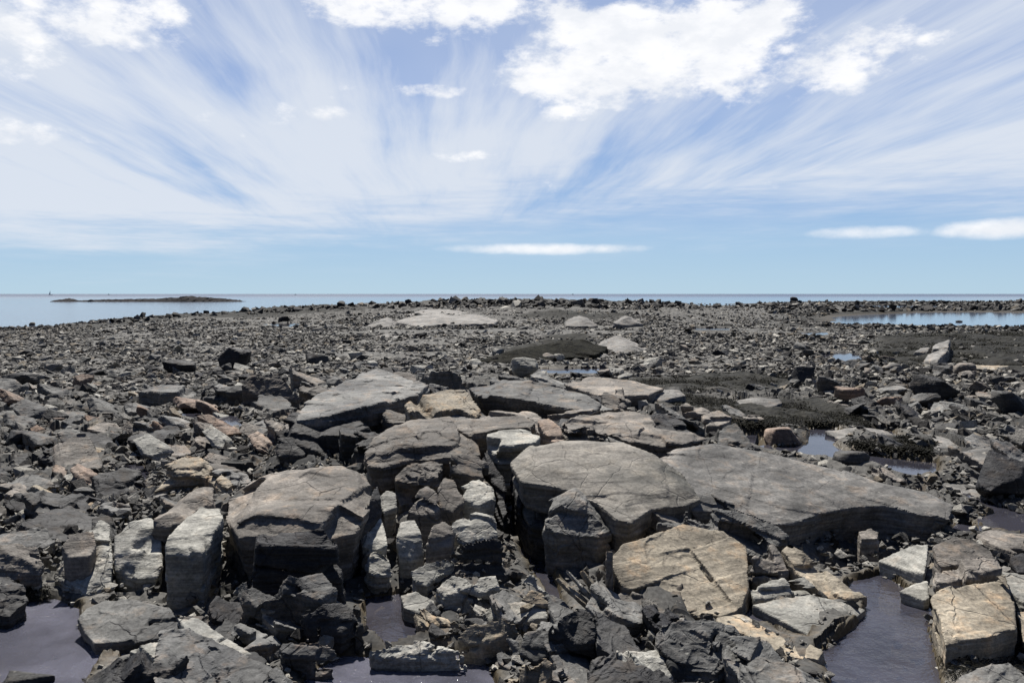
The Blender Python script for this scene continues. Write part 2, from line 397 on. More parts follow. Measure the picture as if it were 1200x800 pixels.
# ------------------------------------------------------------------ tide pools: outline in plan, water level
POOLS = [
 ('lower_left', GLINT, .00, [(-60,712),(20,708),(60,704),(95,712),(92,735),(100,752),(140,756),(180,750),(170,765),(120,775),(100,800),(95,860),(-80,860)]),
 ('bottom_right', POOL, -.02, [(975,700),(1000,680),(1035,672),(1062,690),(1085,705),(1088,740),(1100,785),(1110,850),(940,850),(975,800),(960,765),(1000,735),(1015,715)]),
 ('bottom_right_arm', POOL, -.014, [(860,705),(880,708),(925,728),(950,741),(944,750),(925,748),(870,728)]),
 ('centre_small', POOL, -.02, [(428,700),(470,695),(488,712),(505,735),(495,752),(455,758),(430,742)]),
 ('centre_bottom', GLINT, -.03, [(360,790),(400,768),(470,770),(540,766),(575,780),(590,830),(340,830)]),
 ('channel', POOL, -.02, [(606,628),(622,630),(640,655),(655,690),(660,725),(645,725),(640,695),(622,665)]),
 ('left_mid', STILL, .12, [(146,548),(160,542),(172,550),(174,566),(160,572),(144,562)]),
 ('left_back', STILL, .30, [(206,480),(218,482),(250,486),(280,487),(285,500),(268,508),(250,495),(215,490)]),
 ('behind_outcrop', STILL, .37, [(632,432),(690,431),(722,431),(732,438),(700,440),(636,440)]),
 ('right_blue', STILL, .19, [(868,510),(900,508),(905,524),(946,520),(950,502),(980,503),(990,515),(975,520),(992,530),(1040,536),(1098,542),(1098,556),(1068,560),(1030,548),(985,545),(940,535),(905,532),(880,525)]),
 ('right_small', STILL, .22, [(1022,506),(1045,505),(1054,514),(1035,516)]),
 ('right_stream', STILL, .13, [(1105,570),(1130,572),(1165,590),(1210,605),(1240,625),(1200,630),(1150,618),(1150,605),(1165,600),(1140,585)]),
 ('right_stream_end', STILL, .06, [(1118,612),(1140,615),(1138,628),(1120,626)]),
 ('flat_right', STILL, .44, [(962,416),(985,413),(1003,414),(1018,421),(1010,426),(985,424),(965,421)]),
 ('flat_far_left', STILL, .6, [(296,380),(318,379),(345,378),(357,380),(340,384),(320,383)]),
 ('flat_far_right', STILL, .5, [(935,390),(968,389),(975,393),(945,394)]),
 ('flat_far_middle', STILL, .64, [(808,384),(855,384),(856,388),(812,388)]),
 ('right_edge_small', STILL, .2, [(1060,450),(1070,449),(1072,455),(1062,456)]),
]
SEALEV = -.5
# control heights of the shore: (photo column, photo row, height) of visible ground
CTRL = [(0,395,-.35),(0,388,-.45),(60,386,-.42),(100,378,-.3),(130,372,.0),(200,366,.25),(300,362,.4),(300,372,.5),(200,380,.3),(100,395,.2),(0,410,.15),
 (380,358,.9),(400,357,1.1),(450,352,1.5),(500,351,1.7),(565,347,2.1),(610,350,1.8),(680,349.5,1.85),(740,352,1.6),(800,353,1.4),(860,353,1.3),(930,352.5,1.35),(950,355,.9),
 (400,366,.9),(500,366,1.1),(600,366,1.15),(700,366,1.1),(800,366,.8),(900,368,.3),(950,376,-.1),(960,371,-.3),
 (400,385,.6),(500,385,.65),(600,385,.65),(700,385,.62),(800,385,.55),(900,385,.3),(1000,387,-.15),(1100,387,-.3),(1200,388,-.35),(980,381,-.4),
 (100,430,.2),(200,420,.3),(400,410,.4),(600,410,.45),(800,410,.4),(950,410,.3),(560,430,.3),(700,430,.27),
 (1050,415,.55),(1080,400,.6),(1150,405,.6),(1200,400,.5),(1200,425,.45),(1100,440,.25),(1030,425,.3),
 (0,450,.2),(120,460,.2),(250,460,.25),(320,450,.35),(0,500,.2),(100,500,.22),(200,500,.2),(300,490,.3),
 (400,440,.5),(480,445,.55),(560,450,.55),(650,455,.5),(740,465,.42),(680,446,.33),(600,443,.36),(780,446,.33),(800,480,.4),(900,480,.25),(1000,470,.22),(1100,480,.2),(1200,480,.25),
 (0,560,.15),(100,570,.15),(200,560,.2),(850,500,.4),(930,540,.25),(1000,560,.25),(1100,600,.1),(1200,560,.2),(1200,600,.12),
 (0,640,.12),(60,680,.1),(150,700,.08),(230,720,.08),(300,600,.3),(400,560,.45),(500,530,.55),(600,500,.7),(700,540,.6),(800,560,.45),(900,590,.25),(1000,640,.0),
 (420,700,.03),(500,640,.25),(540,600,.4),(560,680,.12),(610,600,.15),(600,740,.04),(700,640,.08),(760,700,.15),(850,680,.1),(930,700,.0),(1050,690,.0),(1150,700,.0),
 (1150,640,.15),(250,770,.0),(380,740,.04),(700,780,.0),(850,780,.0),(1150,790,.0),(500,770,.0),(150,800,.0)]
cw = np.array([P(a, b, c) for a, b, c in CTRL])
FAR = [at(px, d, z) for px, d, z in [
 (-400,70,-1.2),(-200,75,-1.2),(0,80,-1.5),(60,85,-1.5),(130,100,-1.5),(250,115,-1.6),(330,130,-1.7),(400,120,-1.4),(500,110,-1.2),(600,110,-1.2),(700,110,-1.2),(800,115,-1.2),(900,120,-1.2),
 (930,100,.2),(970,100,-1.),(1050,100,-1.1),(1150,100,-1.1),(1300,100,-1.1),(1000,80,-1.),(1100,82,-1.),(1200,80,-1.),(1400,85,-1),
 (970,148,-.3),(1050,150,-.3),(1200,145,-.3),(1350,150,-.3),(1000,185,-1.),(1070,185,-.9),(1110,175,-.2),(1200,190,.0),(980,235,.1),(1050,235,.15),(1120,230,.1),(1200,235,.3),(1350,230,.3),
 (900,215,.2),(850,200,-1.2),(900,270,-1.5),(1000,290,-1.7),(1100,290,-1.7),(1200,290,-1.7),(1400,290,-1.8),(600,180,-2),(300,200,-2.2),(0,200,-2.2),(600,290,-2.2),(0,300,-2.2),(300,300,-2.2)]]
cw = np.concatenate([cw, FAR, [P(px, 900, .1) for px in (-200, 200, 600, 1000, 1400)], [np.array([x, y, .1]) for x in (-3, 0, 3) for y in (-1, 1.5)]])
def par(x, y):
    yy = np.maximum(y, 1.2)
    return np.stack([x/yy*3.0, np.log(yy)*1.6], 1)
cpar = par(cw[:, 0], cw[:, 1])
POOLW = [(nm, mt, z, np.array([P(a, b, z) for a, b in pts])) for nm, mt, z, pts in POOLS]
def zbase(x, y):
    q = par(x, y); num = 0; den = 0
    for c, z in zip(cpar, cw[:, 2]):
        d2 = (q[:, 0]-c[0])**2+(q[:, 1]-c[1])**2; w = np.exp(-d2/.04)+1e-5/(d2*d2*d2+1e-4)*1e-2
        num = num+w*z; den = den+w
    return num/den
def carve(x, y, z):
    xy = np.stack([x, y], 1); wet = np.zeros(len(x))
    for nm, mt, zw, pl in POOLW:
        lo = pl[:, :2].min(0)-1.2; hi = pl[:, :2].max(0)+1.2
        k = np.where((xy > lo).all(1) & (xy < hi).all(1))[0]
        if not len(k): continue
        sc = 1 if pl[0, 1] < 12 else 1.6
        sd = polysd(xy[k], pl); w = 1-sstep(0, .45*sc, sd)
        tgt = zw+np.where(sd < 0, np.maximum(sd*.55, -.14), np.minimum(sd*.6, .1)+.015)
        nz = z[k]*(1-w)+tgt*w; z[k] = np.where(wet[k] > .5, np.minimum(z[k], nz), nz); wet[k] = np.maximum(wet[k], 1-sstep(-.02, .1*sc, sd))
    return z, wet
def ground_xy(x, y):
    x = np.atleast_1d(np.asarray(x, float)); y = np.atleast_1d(np.asarray(y, float))
    z, _ = carve(x, y, zbase(x, y)); return z
def ground_px(px, py):
    px = np.asarray(px, float); py = np.asarray(py, float); a, f, u = ray(px, py)
    lo = np.full(px.shape, 2.); hi = np.full(px.shape, 2.); done = np.zeros(px.shape, bool); t = 2.2
    while t < 320:          # walk each sight line to where it first meets the ground
        z = ground_xy(a*t/f, np.full(px.shape, t)); below = EYE+u*t/f < z
        new = below & ~done; lo[new] = t/1.04; hi[new] = t; done |= below; t *= 1.04
        if done.all(): break
    hi[~done] = 320; lo[~done] = 300
    for k in range(7):
        md = (lo+hi)/2; z = ground_xy(a*md/f, md); b = EYE+u*md/f < z; hi = np.where(b, md, hi); lo = np.where(b, lo, md)
    x = a*hi/f; return np.stack([x, hi, ground_xy(x, hi)], 1), done
def ground_at(px, py): return ground_px([px], [py])[0][0]

# ------------------------------------------------------------------ ground
WEEDP = [[(690,462),(760,455),(840,468),(900,470),(960,468),(1030,490),(1020,500),(960,502),(880,505),(800,480),(740,475)],
 [(690,446),(800,442),(880,436),(940,440),(880,460),(780,458)],
 [(556,412),(600,402),(640,394),(690,393),(712,402),(640,410),(600,416)],
 [(1020,400),(1050,393),(1200,388),(1300,388),(1300,440),(1200,440),(1130,428),(1060,432),(1010,420)],
 [(990,520),(1060,512),(1100,520),(1090,535),(1010,530)],
 [(640,366),(700,366),(760,372),(700,378),(560,374)],
 [(120,372),(250,364),(420,360),(420,366),(250,374),(130,380)]]
def weed_mask(x, y):
    # photo columns and rows are only used here to lay the patches out in plan
    m = np.zeros(len(x)); xy = np.stack([x, y], 1)
    for pl in WEEDW:
        sd = polysd(xy, pl); k = max(.15, pl[:, 1].mean()*.02); m = np.maximum(m, 1-sstep(-k, k, sd+k*1.5*fbm(np.stack([x, y, x*0], 1)*.9/k*.15, 3, 4)))
    return m
WEEDW = [ground_px(np.array([p[0] for p in pl]), np.array([p[1] for p in pl]))[0] for pl in WEEDP]
def build_ground():
    rows = np.concatenate([np.linspace(1000, 620, 260), np.linspace(619, 420, 210), np.linspace(419.5, 366, 130)])
    ys = 2.2*F/(rows-344); ys = np.concatenate([[-3, -1, .5, 1.5, 2.2], ys, np.geomspace(ys[-1]*1.006, 420, 150)]); ys = np.unique(ys)
    nu = 1150; us = np.linspace(-1, 1, nu); us = us*(.8+.25*us*us)
    w = np.maximum(ys, 3.0)
    X = (us[None, :]*w[:, None]).ravel(); Y = np.repeat(ys, nu)
    z = zbase(X, Y)-.07*(1-sstep(7, 12, Y)); weed = weed_mask(X, Y)
    p = np.stack([X, Y, X*0], 1)
    near = 1-sstep(14, 26, Y); land = sstep(-.9, -.3, z)
    rough = (facet(p, .7, 5, .22, .34, 0, 1, None, 50, True)*.8+facet(p, .26, 6, .2, .34, 0, 1, None, 40, True)*.8)*near*(1-.8*weed)
    farr = (facet(p, 2.2, 9, .10, .12, 0, 1, None, 25, True)+facet(p, .7, 11, .25, .3, 0, 1, None, 25, True)*.55)*(1-near)*sstep(.2, .9, z)*sstep(40, 60, Y)+fbm(p*.35, 3, 3)*.12*(1-near)
    z = z+(rough+farr)*land+weed*(fbm(p*4, 3, 9)*.035+.03+(Y > 12)*fbm(p*1.3, 4, 19)*.16)
    z, wet = carve(X, Y, z)
    z = z+fbm(p*6, 3, 2)*.012*near+(facet(p, .12, 15, .3, .3, 0, 1, None, 20, True)*.35+fbm(p*2.5, 3, 7)*.10+facet(p, .3, 25, .3, .4, 0, 1, None, 20, True)*.5)*near*sstep(1, .8, wet)*wet
    nr = len(ys); i = np.arange((nr-1)*nu).reshape(nr-1, nu)[:, :-1].ravel()
    fa = np.stack([i, i+1, i+1+nu, i+nu], 1)
    me = mesh_np('ground', np.stack([X, Y, z], 1), fa, GROUND)
    at_ = me.color_attributes.new('zone', 'FLOAT_COLOR', 'POINT')
    grav = sstep(12, 20, Y)*(1-sstep(1.0, 1.6, z)); wetsea = 1-sstep(-.45, -.3, z)
    weed = np.maximum(weed, (1-sstep(-.25, .1, z))*.85*(Y > 40)); weed = np.maximum(weed, sstep(1.2, 1.7, z)*.6*(Y > 40))
    c = np.stack([weed, grav, np.maximum(wet*(Y < 25), wetsea*.7), np.ones(len(X))], 1).astype(np.float32)
    at_.data.foreach_set('color', c.ravel())
    link('ground', me, kind='structure')
build_ground()

# sea, out to the horizon
bm = bmesh.new(); ring = [0, 200, 1000, 6000, 40000]
vs = [[bm.verts.new((r*math.cos(a*math.pi/24), r*math.sin(a*math.pi/24), SEALEV)) for a in range(48)] for r in ring[1:]]
bm.faces.new(vs[0])
for k in range(len(vs)-1):
    for a in range(48): bm.faces.new((vs[k][a], vs[k+1][a], vs[k+1][(a+1) % 48], vs[k][(a+1) % 48]))
me = bpy.data.meshes.new('sea'); bm.to_mesh(me); bm.free(); me.materials.append(SEA); link('sea', me, kind='structure')

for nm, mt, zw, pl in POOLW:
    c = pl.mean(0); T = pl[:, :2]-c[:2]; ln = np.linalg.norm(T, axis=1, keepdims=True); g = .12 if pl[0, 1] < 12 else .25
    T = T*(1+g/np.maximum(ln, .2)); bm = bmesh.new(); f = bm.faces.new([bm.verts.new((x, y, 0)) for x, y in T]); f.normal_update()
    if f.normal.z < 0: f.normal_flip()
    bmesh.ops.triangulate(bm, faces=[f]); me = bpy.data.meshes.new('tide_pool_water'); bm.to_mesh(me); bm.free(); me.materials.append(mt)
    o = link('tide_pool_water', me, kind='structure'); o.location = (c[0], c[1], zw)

# ------------------------------------------------------------------ bedrock and big rocks
FL = (.12, .05, 0)     # nearly level bedding
S = poly_rock
S('rock_outcrop', 'broad domed brown-grey rock with a dark overhanging front, left of centre', [(262,592,.6),(266,568,.68),(296,549,.78),(335,536,.86),(400,531,.88),(430,542,.82),(442,560,.76),(436,580,.7),(420,597,.68),(385,601,.69),(345,606,.67),(300,606,.66),(276,614,.6)], 0, WARM, js=.6, bed=.12, drop=.45, jog=.007, flare=-.16, rnd=.11, rr=.32, amp=.35, strat=.012, dip=FL)
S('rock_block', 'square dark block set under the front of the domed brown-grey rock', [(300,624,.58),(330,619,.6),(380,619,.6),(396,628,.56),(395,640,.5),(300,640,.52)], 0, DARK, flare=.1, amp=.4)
S('rock_outcrop', 'jagged dark block with a pale broken crest below the domed rock', [(272,690,.3),(290,675,.4),(318,664,.46),(328,664,.48),(350,672,.42),(378,665,.42),(392,680,.36),(398,692,.3),(375,700,.3),(340,692,.33),(310,700,.3),(285,704,.26)], -.02, GREY, flare=-.04, amp=.9, dip=(.5, .4, .4), strat=.02)
S('rock_block', 'dark cracked block at the right foot of the jagged pale-crested block', [(350,716,.22),(375,708,.28),(400,705,.26),(416,715,.2),(425,730,.12),(400,740,.1),(360,735,.12)], -.05, DARK, flare=.04, amp=.8)
S('rock_block', 'low split grey block at the edge of the small central pool', [(322,755,.1),(350,750,.14),(385,752,.14),(398,762,.1),(380,772,.06),(330,770,.07)], -.06, GREY, flare=-.04, amp=.8)
S('rock_slab', 'pale steep slab facing the camera above the lower left pool', [(136,612,.5),(150,604,.52),(178,603,.5),(190,618,.44),(192,660,.24),(186,676,.16),(160,678,.15),(134,672,.16),(132,640,.3)], .02, PALE, flare=-.05, amp=.35, strat=.008, dip=(.7, 0, 0))
S('rock_outcrop', 'long rounded grey block beside the pale steep slab', [(174,604,.56),(200,588,.6),(222,568,.66),(250,562,.68),(252,580,.62),(228,592,.58),(222,606,.55),(200,610,.52)], .1, WARM, flare=-.04, rnd=.06, rr=.15, amp=.5)
S('rock_block', 'squared pale block with a black front face right of the steep slab', [(192,634,.5),(215,608,.58),(235,592,.6),(258,592,.6),(262,608,.56),(250,625,.5),(238,650,.42),(192,650,.42)], .0, PALE, flare=-.03, amp=.5, dip=(.5, .1, 0))
S('rock_slab', 'pale leaning slab with a rough foot left of the steep slab', [(62,676,.12),(76,652,.26),(100,620,.44),(118,605,.48),(130,612,.45),(132,650,.3),(130,690,.1),(100,696,.08),(78,690,.08)], .0, PALE, flare=-.02, amp=.9, dip=(.6, .3, 0), strat=.015)
S('rock_block', 'small smooth grey block leaning on top of the pale leaning slab', [(72,640,.4),(82,625,.46),(112,622,.46),(116,640,.36),(108,655,.3),(80,656,.3)], .1, WARM, flare=-.02, amp=.25, strat=.0, js=9, bed=9)
S('rock_outcrop', 'rough grey rounded block at the left edge above the pool', [(-20,626,.45),(20,620,.48),(40,626,.46),(52,650,.34),(45,668,.24),(20,668,.24),(-20,668,.25)], .0, WARM, flare=-.04, rnd=.08, rr=.2, amp=.9)
S('rock_block', 'dark cracked block touching the left frame edge near the pool', [(-20,678,.24),(10,672,.27),(30,685,.22),(34,705,.12),(10,722,.06),(-20,720,.07)], -.04, DARK, flare=-.04, amp=1.1)
S('rock_slab', 'slim pale slab tipped on its side above the lower left pool', [(30,660,.28),(42,650,.33),(50,668,.22),(44,682,.14),(34,678,.16)], .0, PALE, flare=0, amp=.3, js=9, bed=9)
S('rock_slab', 'low grey ledge with a white waterline at the lower left pool', [(90,725,.08),(100,712,.12),(125,700,.17),(165,702,.17),(200,712,.14),(215,728,.12),(185,745,.06),(140,753,.03),(110,756,.02),(98,742,.03)], -.1, GREY, flare=-.04, amp=.55, dip=(.15, .3, 0), strat=.02)
S('rock_outcrop', 'dark ridge of thin layers rising out of the lower left pool', [(96,800,.1),(120,782,.16),(150,764,.26),(195,741,.42),(215,738,.42),(225,752,.34),(200,790,.2),(170,840,.12),(100,840,.05)], -.1, DARK, flare=-.04, amp=.8, dip=(.55, -.5, .3), strat=.05, th=.035)
S('rock_outcrop', 'long dark sloping ledge with a pale edge at the bottom left', [(190,738,.3),(225,734,.28),(262,752,.2),(300,770,.13),(345,792,.05),(350,830,.02),(200,850,.1),(180,790,.22)], -.1, GREY, flare=-.04, amp=1.0, dip=(.25, .35, .5), strat=.05, th=.05)
S('rock_slab', 'narrow pale ledge running down beside the jagged pale-crested block', [(205,722,.17),(240,728,.17),(280,752,.1),(318,775,.04),(300,780,.04),(262,764,.09),(215,740,.14)], -.05, PALE, flare=0, amp=.5, strat=.02)
S('rock_outcrop', 'thick brown slab with a dark hollow under its layered edge', [(174,560,.42),(190,546,.48),(222,534,.52),(238,534,.52),(256,551,.44),(274,568,.34),(266,574,.32),(238,556,.38),(205,556,.4)], .1, TAN, flare=-.08, amp=.5, strat=.04, th=.04)
S('rock_outcrop', 'dark peaked rock with a reddish right slope among left rubble', [(60,522,.36),(80,512,.5),(92,506,.56),(105,508,.54),(118,530,.36),(122,546,.24),(100,550,.25),(62,546,.24)], .1, WARM, flare=.12, amp=.5)
S('rock_slab', 'bundle of pale splintered strips lying left of the brown slab', [(78,588,.2),(100,584,.24),(128,592,.22),(152,600,.18),(150,608,.14),(120,604,.14),(90,598,.15)], .05, TAN, flare=0, amp=.6, strat=.05, th=.03, dip=(.5, 0, .2))
S('rock_outcrop', 'flat dark-fronted slab near the left edge below the peaked rock', [(2,566,.28),(30,552,.33),(58,562,.3),(72,574,.24),(50,570,.27),(10,582,.2)], .05, GREY, flare=-.02, amp=.5, strat=.03)
S('rock_outcrop', 'wide layered grey slab left behind the domed rock', [(342,484,.9),(370,462,1.0),(400,447,1.08),(440,434,1.12),(480,443,1.08),(502,452,1.02),(490,462,1.),(455,470,.96),(420,478,.93),(380,487,.88),(345,492,.85)], .35, GREY, flare=-.04, amp=.6, strat=.05, th=.09, dip=FL)
S('rock_slab', 'dark lower step below the wide layered grey slab', [(340,492,.78),(380,488,.8),(430,486,.8),(440,500,.74),(400,512,.68),(350,512,.66)], .3, DARK, flare=-.04, amp=.7, strat=.05)
S('rock_outcrop', 'grey layered slab with a tan striped broken end in the centre', [(473,472,1.0),(485,463,1.06),(515,456,1.1),(545,455,1.1),(552,462,1.04),(566,480,.9),(560,488,.86),(540,478,.93),(520,479,.93),(480,482,.94)], .4, TAN, flare=-.04, amp=.5, strat=.025, th=.035, dip=(.1, .7, .3))
S('rock_outcrop', 'large rounded stack of thin grey layers left of the centre cleft', [(427,522,.9),(436,506,.96),(455,494,1.),(480,484,1.04),(528,478,1.06),(545,486,1.0),(556,505,.9),(566,524,.8),(548,532,.8),(510,530,.82),(478,534,.8),(448,544,.76),(432,540,.78)], .3, WARM, flare=-.04, rnd=.07, rr=.3, amp=.5, strat=.06, th=.05, dip=FL)
S('rock_slab', 'flat pale slab overhanging dark hollow behind the centre cleft', [(520,494,.95),(540,486,1.0),(580,482,1.03),(616,481,1.03),(632,490,.97),(624,498,.93),(590,502,.93),(555,508,.9)], .45, WARM, flare=-.12, amp=.35, strat=.03, dip=FL)
S('rock_slab', 'small pale capstone sitting just behind the great flat slab', [(568,510,.9),(585,503,.93),(612,502,.93),(636,510,.88),(630,518,.85),(600,524,.82),(578,524,.82)], .4, PALE, flare=-.06, amp=.35, strat=.03, dip=FL)
S('rock_block', 'orange-brown wedge at the right end of the flat pale slab', [(628,492,.98),(645,488,1.0),(660,502,.9),(664,516,.8),(652,520,.78),(636,508,.86)], .4, RUST, flare=-.04, amp=.5, strat=.03)
S('rock_outcrop', 'long sloping ledge with a deep black overhang at centre back', [(548,452,1.08),(590,446,1.12),(640,448,1.1),(690,462,1.0),(706,472,.93),(698,482,.88),(660,478,.92),(615,470,.98),(560,462,1.04)], .5, GREY, flare=-.3, amp=.5, strat=.04, dip=FL)
S('rock_outcrop', 'shallow layered rock behind the great slab with thin shadowed steps', [(655,495,.93),(700,478,.97),(740,478,.94),(790,498,.82),(830,512,.74),(800,522,.72),(740,516,.78),(700,506,.84),(665,508,.87)], .3, WARM, flare=-.04, amp=.7, strat=.09, th=.07, dip=(.35, .1, .3))
S('rock_outcrop', 'great smooth flat slab with a dark weathered right half at the centre', [(597,532,.84),(620,514,.93),(655,508,.97),(690,508,.97),(732,511,.94),(770,524,.86),(800,546,.74),(825,576,.6),(806,584,.58),(765,588,.58),(740,606,.52),(722,600,.55),(700,580,.62),(665,566,.7),(640,560,.73),(610,556,.74)], .1, WEATH, js=.62, bed=.13, drop=.5, jog=.007, flare=-.14, rnd=.07, rr=.3, amp=.2, strat=.012, th=.06, dip=FL)
S('rock_outcrop', 'blunt rounded nose below the left front of the great slab', [(634,590,.6),(640,570,.68),(665,557,.73),(690,562,.7),(708,584,.6),(718,604,.5),(700,614,.46),(675,610,.48),(650,604,.52)], -.02, GREY, flare=-.04, rnd=.13, rr=.25, amp=.8, strat=.02)
S('rock_outcrop', 'dark broken flank of the great slab along the cleft', [(598,548,.62),(612,556,.6),(634,566,.55),(640,592,.42),(640,625,.25),(622,620,.26),(606,590,.4)], -.06, DARK, flare=-.04, amp=1.)
S('rock_block', 'small sunlit block wedged under the right front of the great slab', [(748,594,.5),(770,580,.56),(796,578,.54),(806,590,.48),(790,602,.44),(760,608,.42)], .1, GREY, flare=-.02, amp=.6)
S('rock_outcrop', 'long smooth grey slab sloping down to the right with a black cliff edge', [(760,536,.78),(790,520,.82),(830,513,.82),(880,520,.74),(930,532,.64),(975,542,.56),(1030,560,.46),(1090,572,.38),(1122,588,.32),(1116,604,.28),(1078,600,.3),(1040,588,.36),(1000,588,.38),(962,596,.38),(930,608,.36),(905,612,.36),(860,596,.44),(810,592,.5)], -.05, SMOOTH, js=1.35, bed=.1, drop=.5, jog=.005, flare=-.28, rnd=.05, rr=.2, amp=.2, strat=.02, th=.05, dip=(.1, .22, .1))
S('rock_slab', 'broken grey ledge below the left half of the long smooth slab', [(770,612,.44),(812,595,.5),(860,598,.46),(912,614,.36),(925,626,.3),(910,640,.24),(870,636,.27),(820,622,.36)], .0, GREY, flare=0, amp=.8, strat=.05, th=.04, dip=(.2, .3, .2))
S('rock_block', 'shaded block inside the hollow under the long smooth slab', [(1004,620,.2),(1020,616,.22),(1032,622,.2),(1030,630,.16),(1008,630,.17)], -.08, WARM, flare=0, amp=.3, js=9, bed=9)
S('rock_slab', 'large tan slab cut by thin cracks right of the black cleft', [(716,648,.38),(728,636,.42),(760,626,.44),(800,612,.46),(850,622,.38),(874,640,.3),(878,690,.12),(870,712,.04),(845,722,.02),(800,712,.08),(760,700,.14),(728,690,.2),(716,668,.3)], -.12, TAN, flare=.0, amp=.3, js=.42, bed=.12, drop=.25, turn=.5, strat=.02, th=.05, dip=(.35, .25, .1), vox=.0105)
S('rock_slab', 'thin tan slab edge jutting out over dark rocks near bottom centre', [(718,692,.2),(728,684,.22),(765,700,.16),(800,722,.08),(812,728,.05),(806,738,.03),(780,724,.06),(740,706,.13)], -.1, WARM, flare=-.04, amp=.6, strat=.03)
S('rock_block', 'grey-brown angular block at the top of the kite-shaped slab', [(878,656,.28),(888,640,.33),(904,634,.34),(918,650,.26),(925,668,.18),(905,680,.13),(884,682,.12)], -.1, WARM, flare=0, amp=.4, strat=.02)
S('rock_slab', 'long tan block along the upper right edge of the kite-shaped slab', [(914,642,.3),(922,636,.32),(950,652,.26),(980,672,.18),(1002,690,.1),(1018,702,.04),(990,704,.05),(958,690,.1),(936,672,.17)], -.12, TAN, flare=0, amp=.35, strat=.02)
S('rock_slab', 'pale strip bridging the tan blocks above the kite-shaped slab', [(877,690,.12),(905,680,.15),(945,672,.19),(960,686,.14),(930,694,.09),(880,704,.05)], -.12, PALE, flare=0, amp=.3, strat=.015)
S('rock_slab', 'kite-shaped pale slab with sharp ridge dipping into the right pool', [(880,708,.04),(912,700,.1),(950,694,.14),(985,702,.1),(1018,712,.0),(1000,728,-.03),(976,750,-.05),(948,744,-.03),(910,724,.0)], -.2, PALE, flare=.0, amp=.22, jog=.004, drop=.1, strat=.01, dip=(.2, .3, 0), js=9, bed=9)
S('rock_slab', 'low tan ledge along the near side of the narrow pool arm', [(838,722,.06),(870,718,.06),(910,738,.04),(950,752,.02),(968,762,.01),(960,774,-.01),(920,764,.01),(870,742,.03),(840,736,.04)], -.15, TAN, flare=0, amp=.45, strat=.02)
S('rock_outcrop', 'rough grey ledge with folded layers at the bottom right of centre', [(866,772,.12),(885,764,.15),(930,768,.14),(975,782,.08),(1000,800,.03),(1010,850,0),(860,850,.08)], -.15, GREY, flare=-.04, amp=.7, strat=.03, dip=(.2, .5, .3))
S('rock_outcrop', 'crumpled dark grey block at the bottom centre right', [(772,728,.22),(800,722,.24),(830,722,.24),(862,732,.2),(870,748,.14),(862,772,.06),(838,785,.03),(790,775,.07),(768,755,.14)], -.12, GREY, flare=.0, amp=.8, strat=.035, th=.035, dip=(.5, -.4, .5))
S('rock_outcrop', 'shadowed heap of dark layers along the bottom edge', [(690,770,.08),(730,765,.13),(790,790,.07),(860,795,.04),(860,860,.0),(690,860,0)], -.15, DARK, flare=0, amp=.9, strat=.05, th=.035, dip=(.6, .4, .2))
S('rock_block', 'big square tan block with branching cracks at the bottom right', [(1092,700,.3),(1100,690,.33),(1140,678,.35),(1180,672,.36),(1188,700,.26),(1192,735,.15),(1160,748,.13),(1108,756,.12),(1104,735,.18)], -.15, TAN, flare=-.02, amp=.25, js=.3, bed=.14, drop=.12, turn=.25, strat=.02, th=.05, dip=(.25, .1, .1), vox=.0105)
S('rock_block', 'layered tan block on the far side of the big square tan block', [(1096,662,.4),(1105,655,.42),(1150,650,.41),(1172,654,.38),(1176,668,.34),(1140,676,.34),(1096,684,.32)], -.05, WARM, flare=0, amp=.35, strat=.03, th=.05)
S('rock_block', 'faceted brown boulder block with a black left face at right', [(1090,636,.44),(1118,624,.48),(1140,628,.46),(1162,642,.4),(1168,652,.36),(1130,658,.36),(1100,662,.34)], -.05, WARM, flare=-.04, amp=.4, js=9, bed=9)
S('rock_slab', 'smooth pale wedge pointing left over the right pool', [(1026,656,.1),(1050,644,.2),(1072,635,.28),(1089,636,.3),(1087,660,.2),(1084,674,.14),(1058,668,.1)], -.1, PALE, flare=-.03, amp=.15, strat=.0, js=9, bed=9)
S('rock_slab', 'small pale triangular slab at the pool rim below the smooth wedge', [(1053,691,.08),(1070,682,.13),(1090,676,.16),(1092,700,.06),(1085,704,.04)], -.15, PALE, flare=-.02, amp=.15, strat=0., js=9, bed=9)
S('rock_slab', 'flat reddish slab at the right edge beside the stream', [(1142,624,.2),(1160,618,.22),(1200,622,.22),(1240,635,.2),(1240,655,.12),(1200,652,.14),(1165,640,.16)], -.05, WARM, flare=0, amp=.35)
S('rock_block', 'small dark wedge between tan blocks near the right edge', [(1180,652,.28),(1195,646,.3),(1215,650,.3),(1215,672,.2),(1190,672,.2)], .0, DARK, flare=0, amp=.5, js=9, bed=9)
S('rock_slab', 'tan slab with straight joints cut off by the right edge', [(1172,668,.27),(1200,672,.26),(1240,670,.26),(1240,708,.14),(1200,705,.15),(1180,690,.2)], .0, PALE, flare=0, amp=.3)
S('rock_slab', 'lower tan slab at right edge beyond the big square block', [(1192,712,.15),(1240,715,.15),(1240,760,.04),(1200,750,.06)], -.1, TAN, flare=0, amp=.3)
S('rock_outcrop', 'grey ledge at the bottom right corner under dark weed', [(1110,800,.04),(1140,785,.07),(1200,770,.1),(1250,770,.1),(1250,860,0),(1110,860,-.02)], -.15, GREY, flare=0, amp=.7)
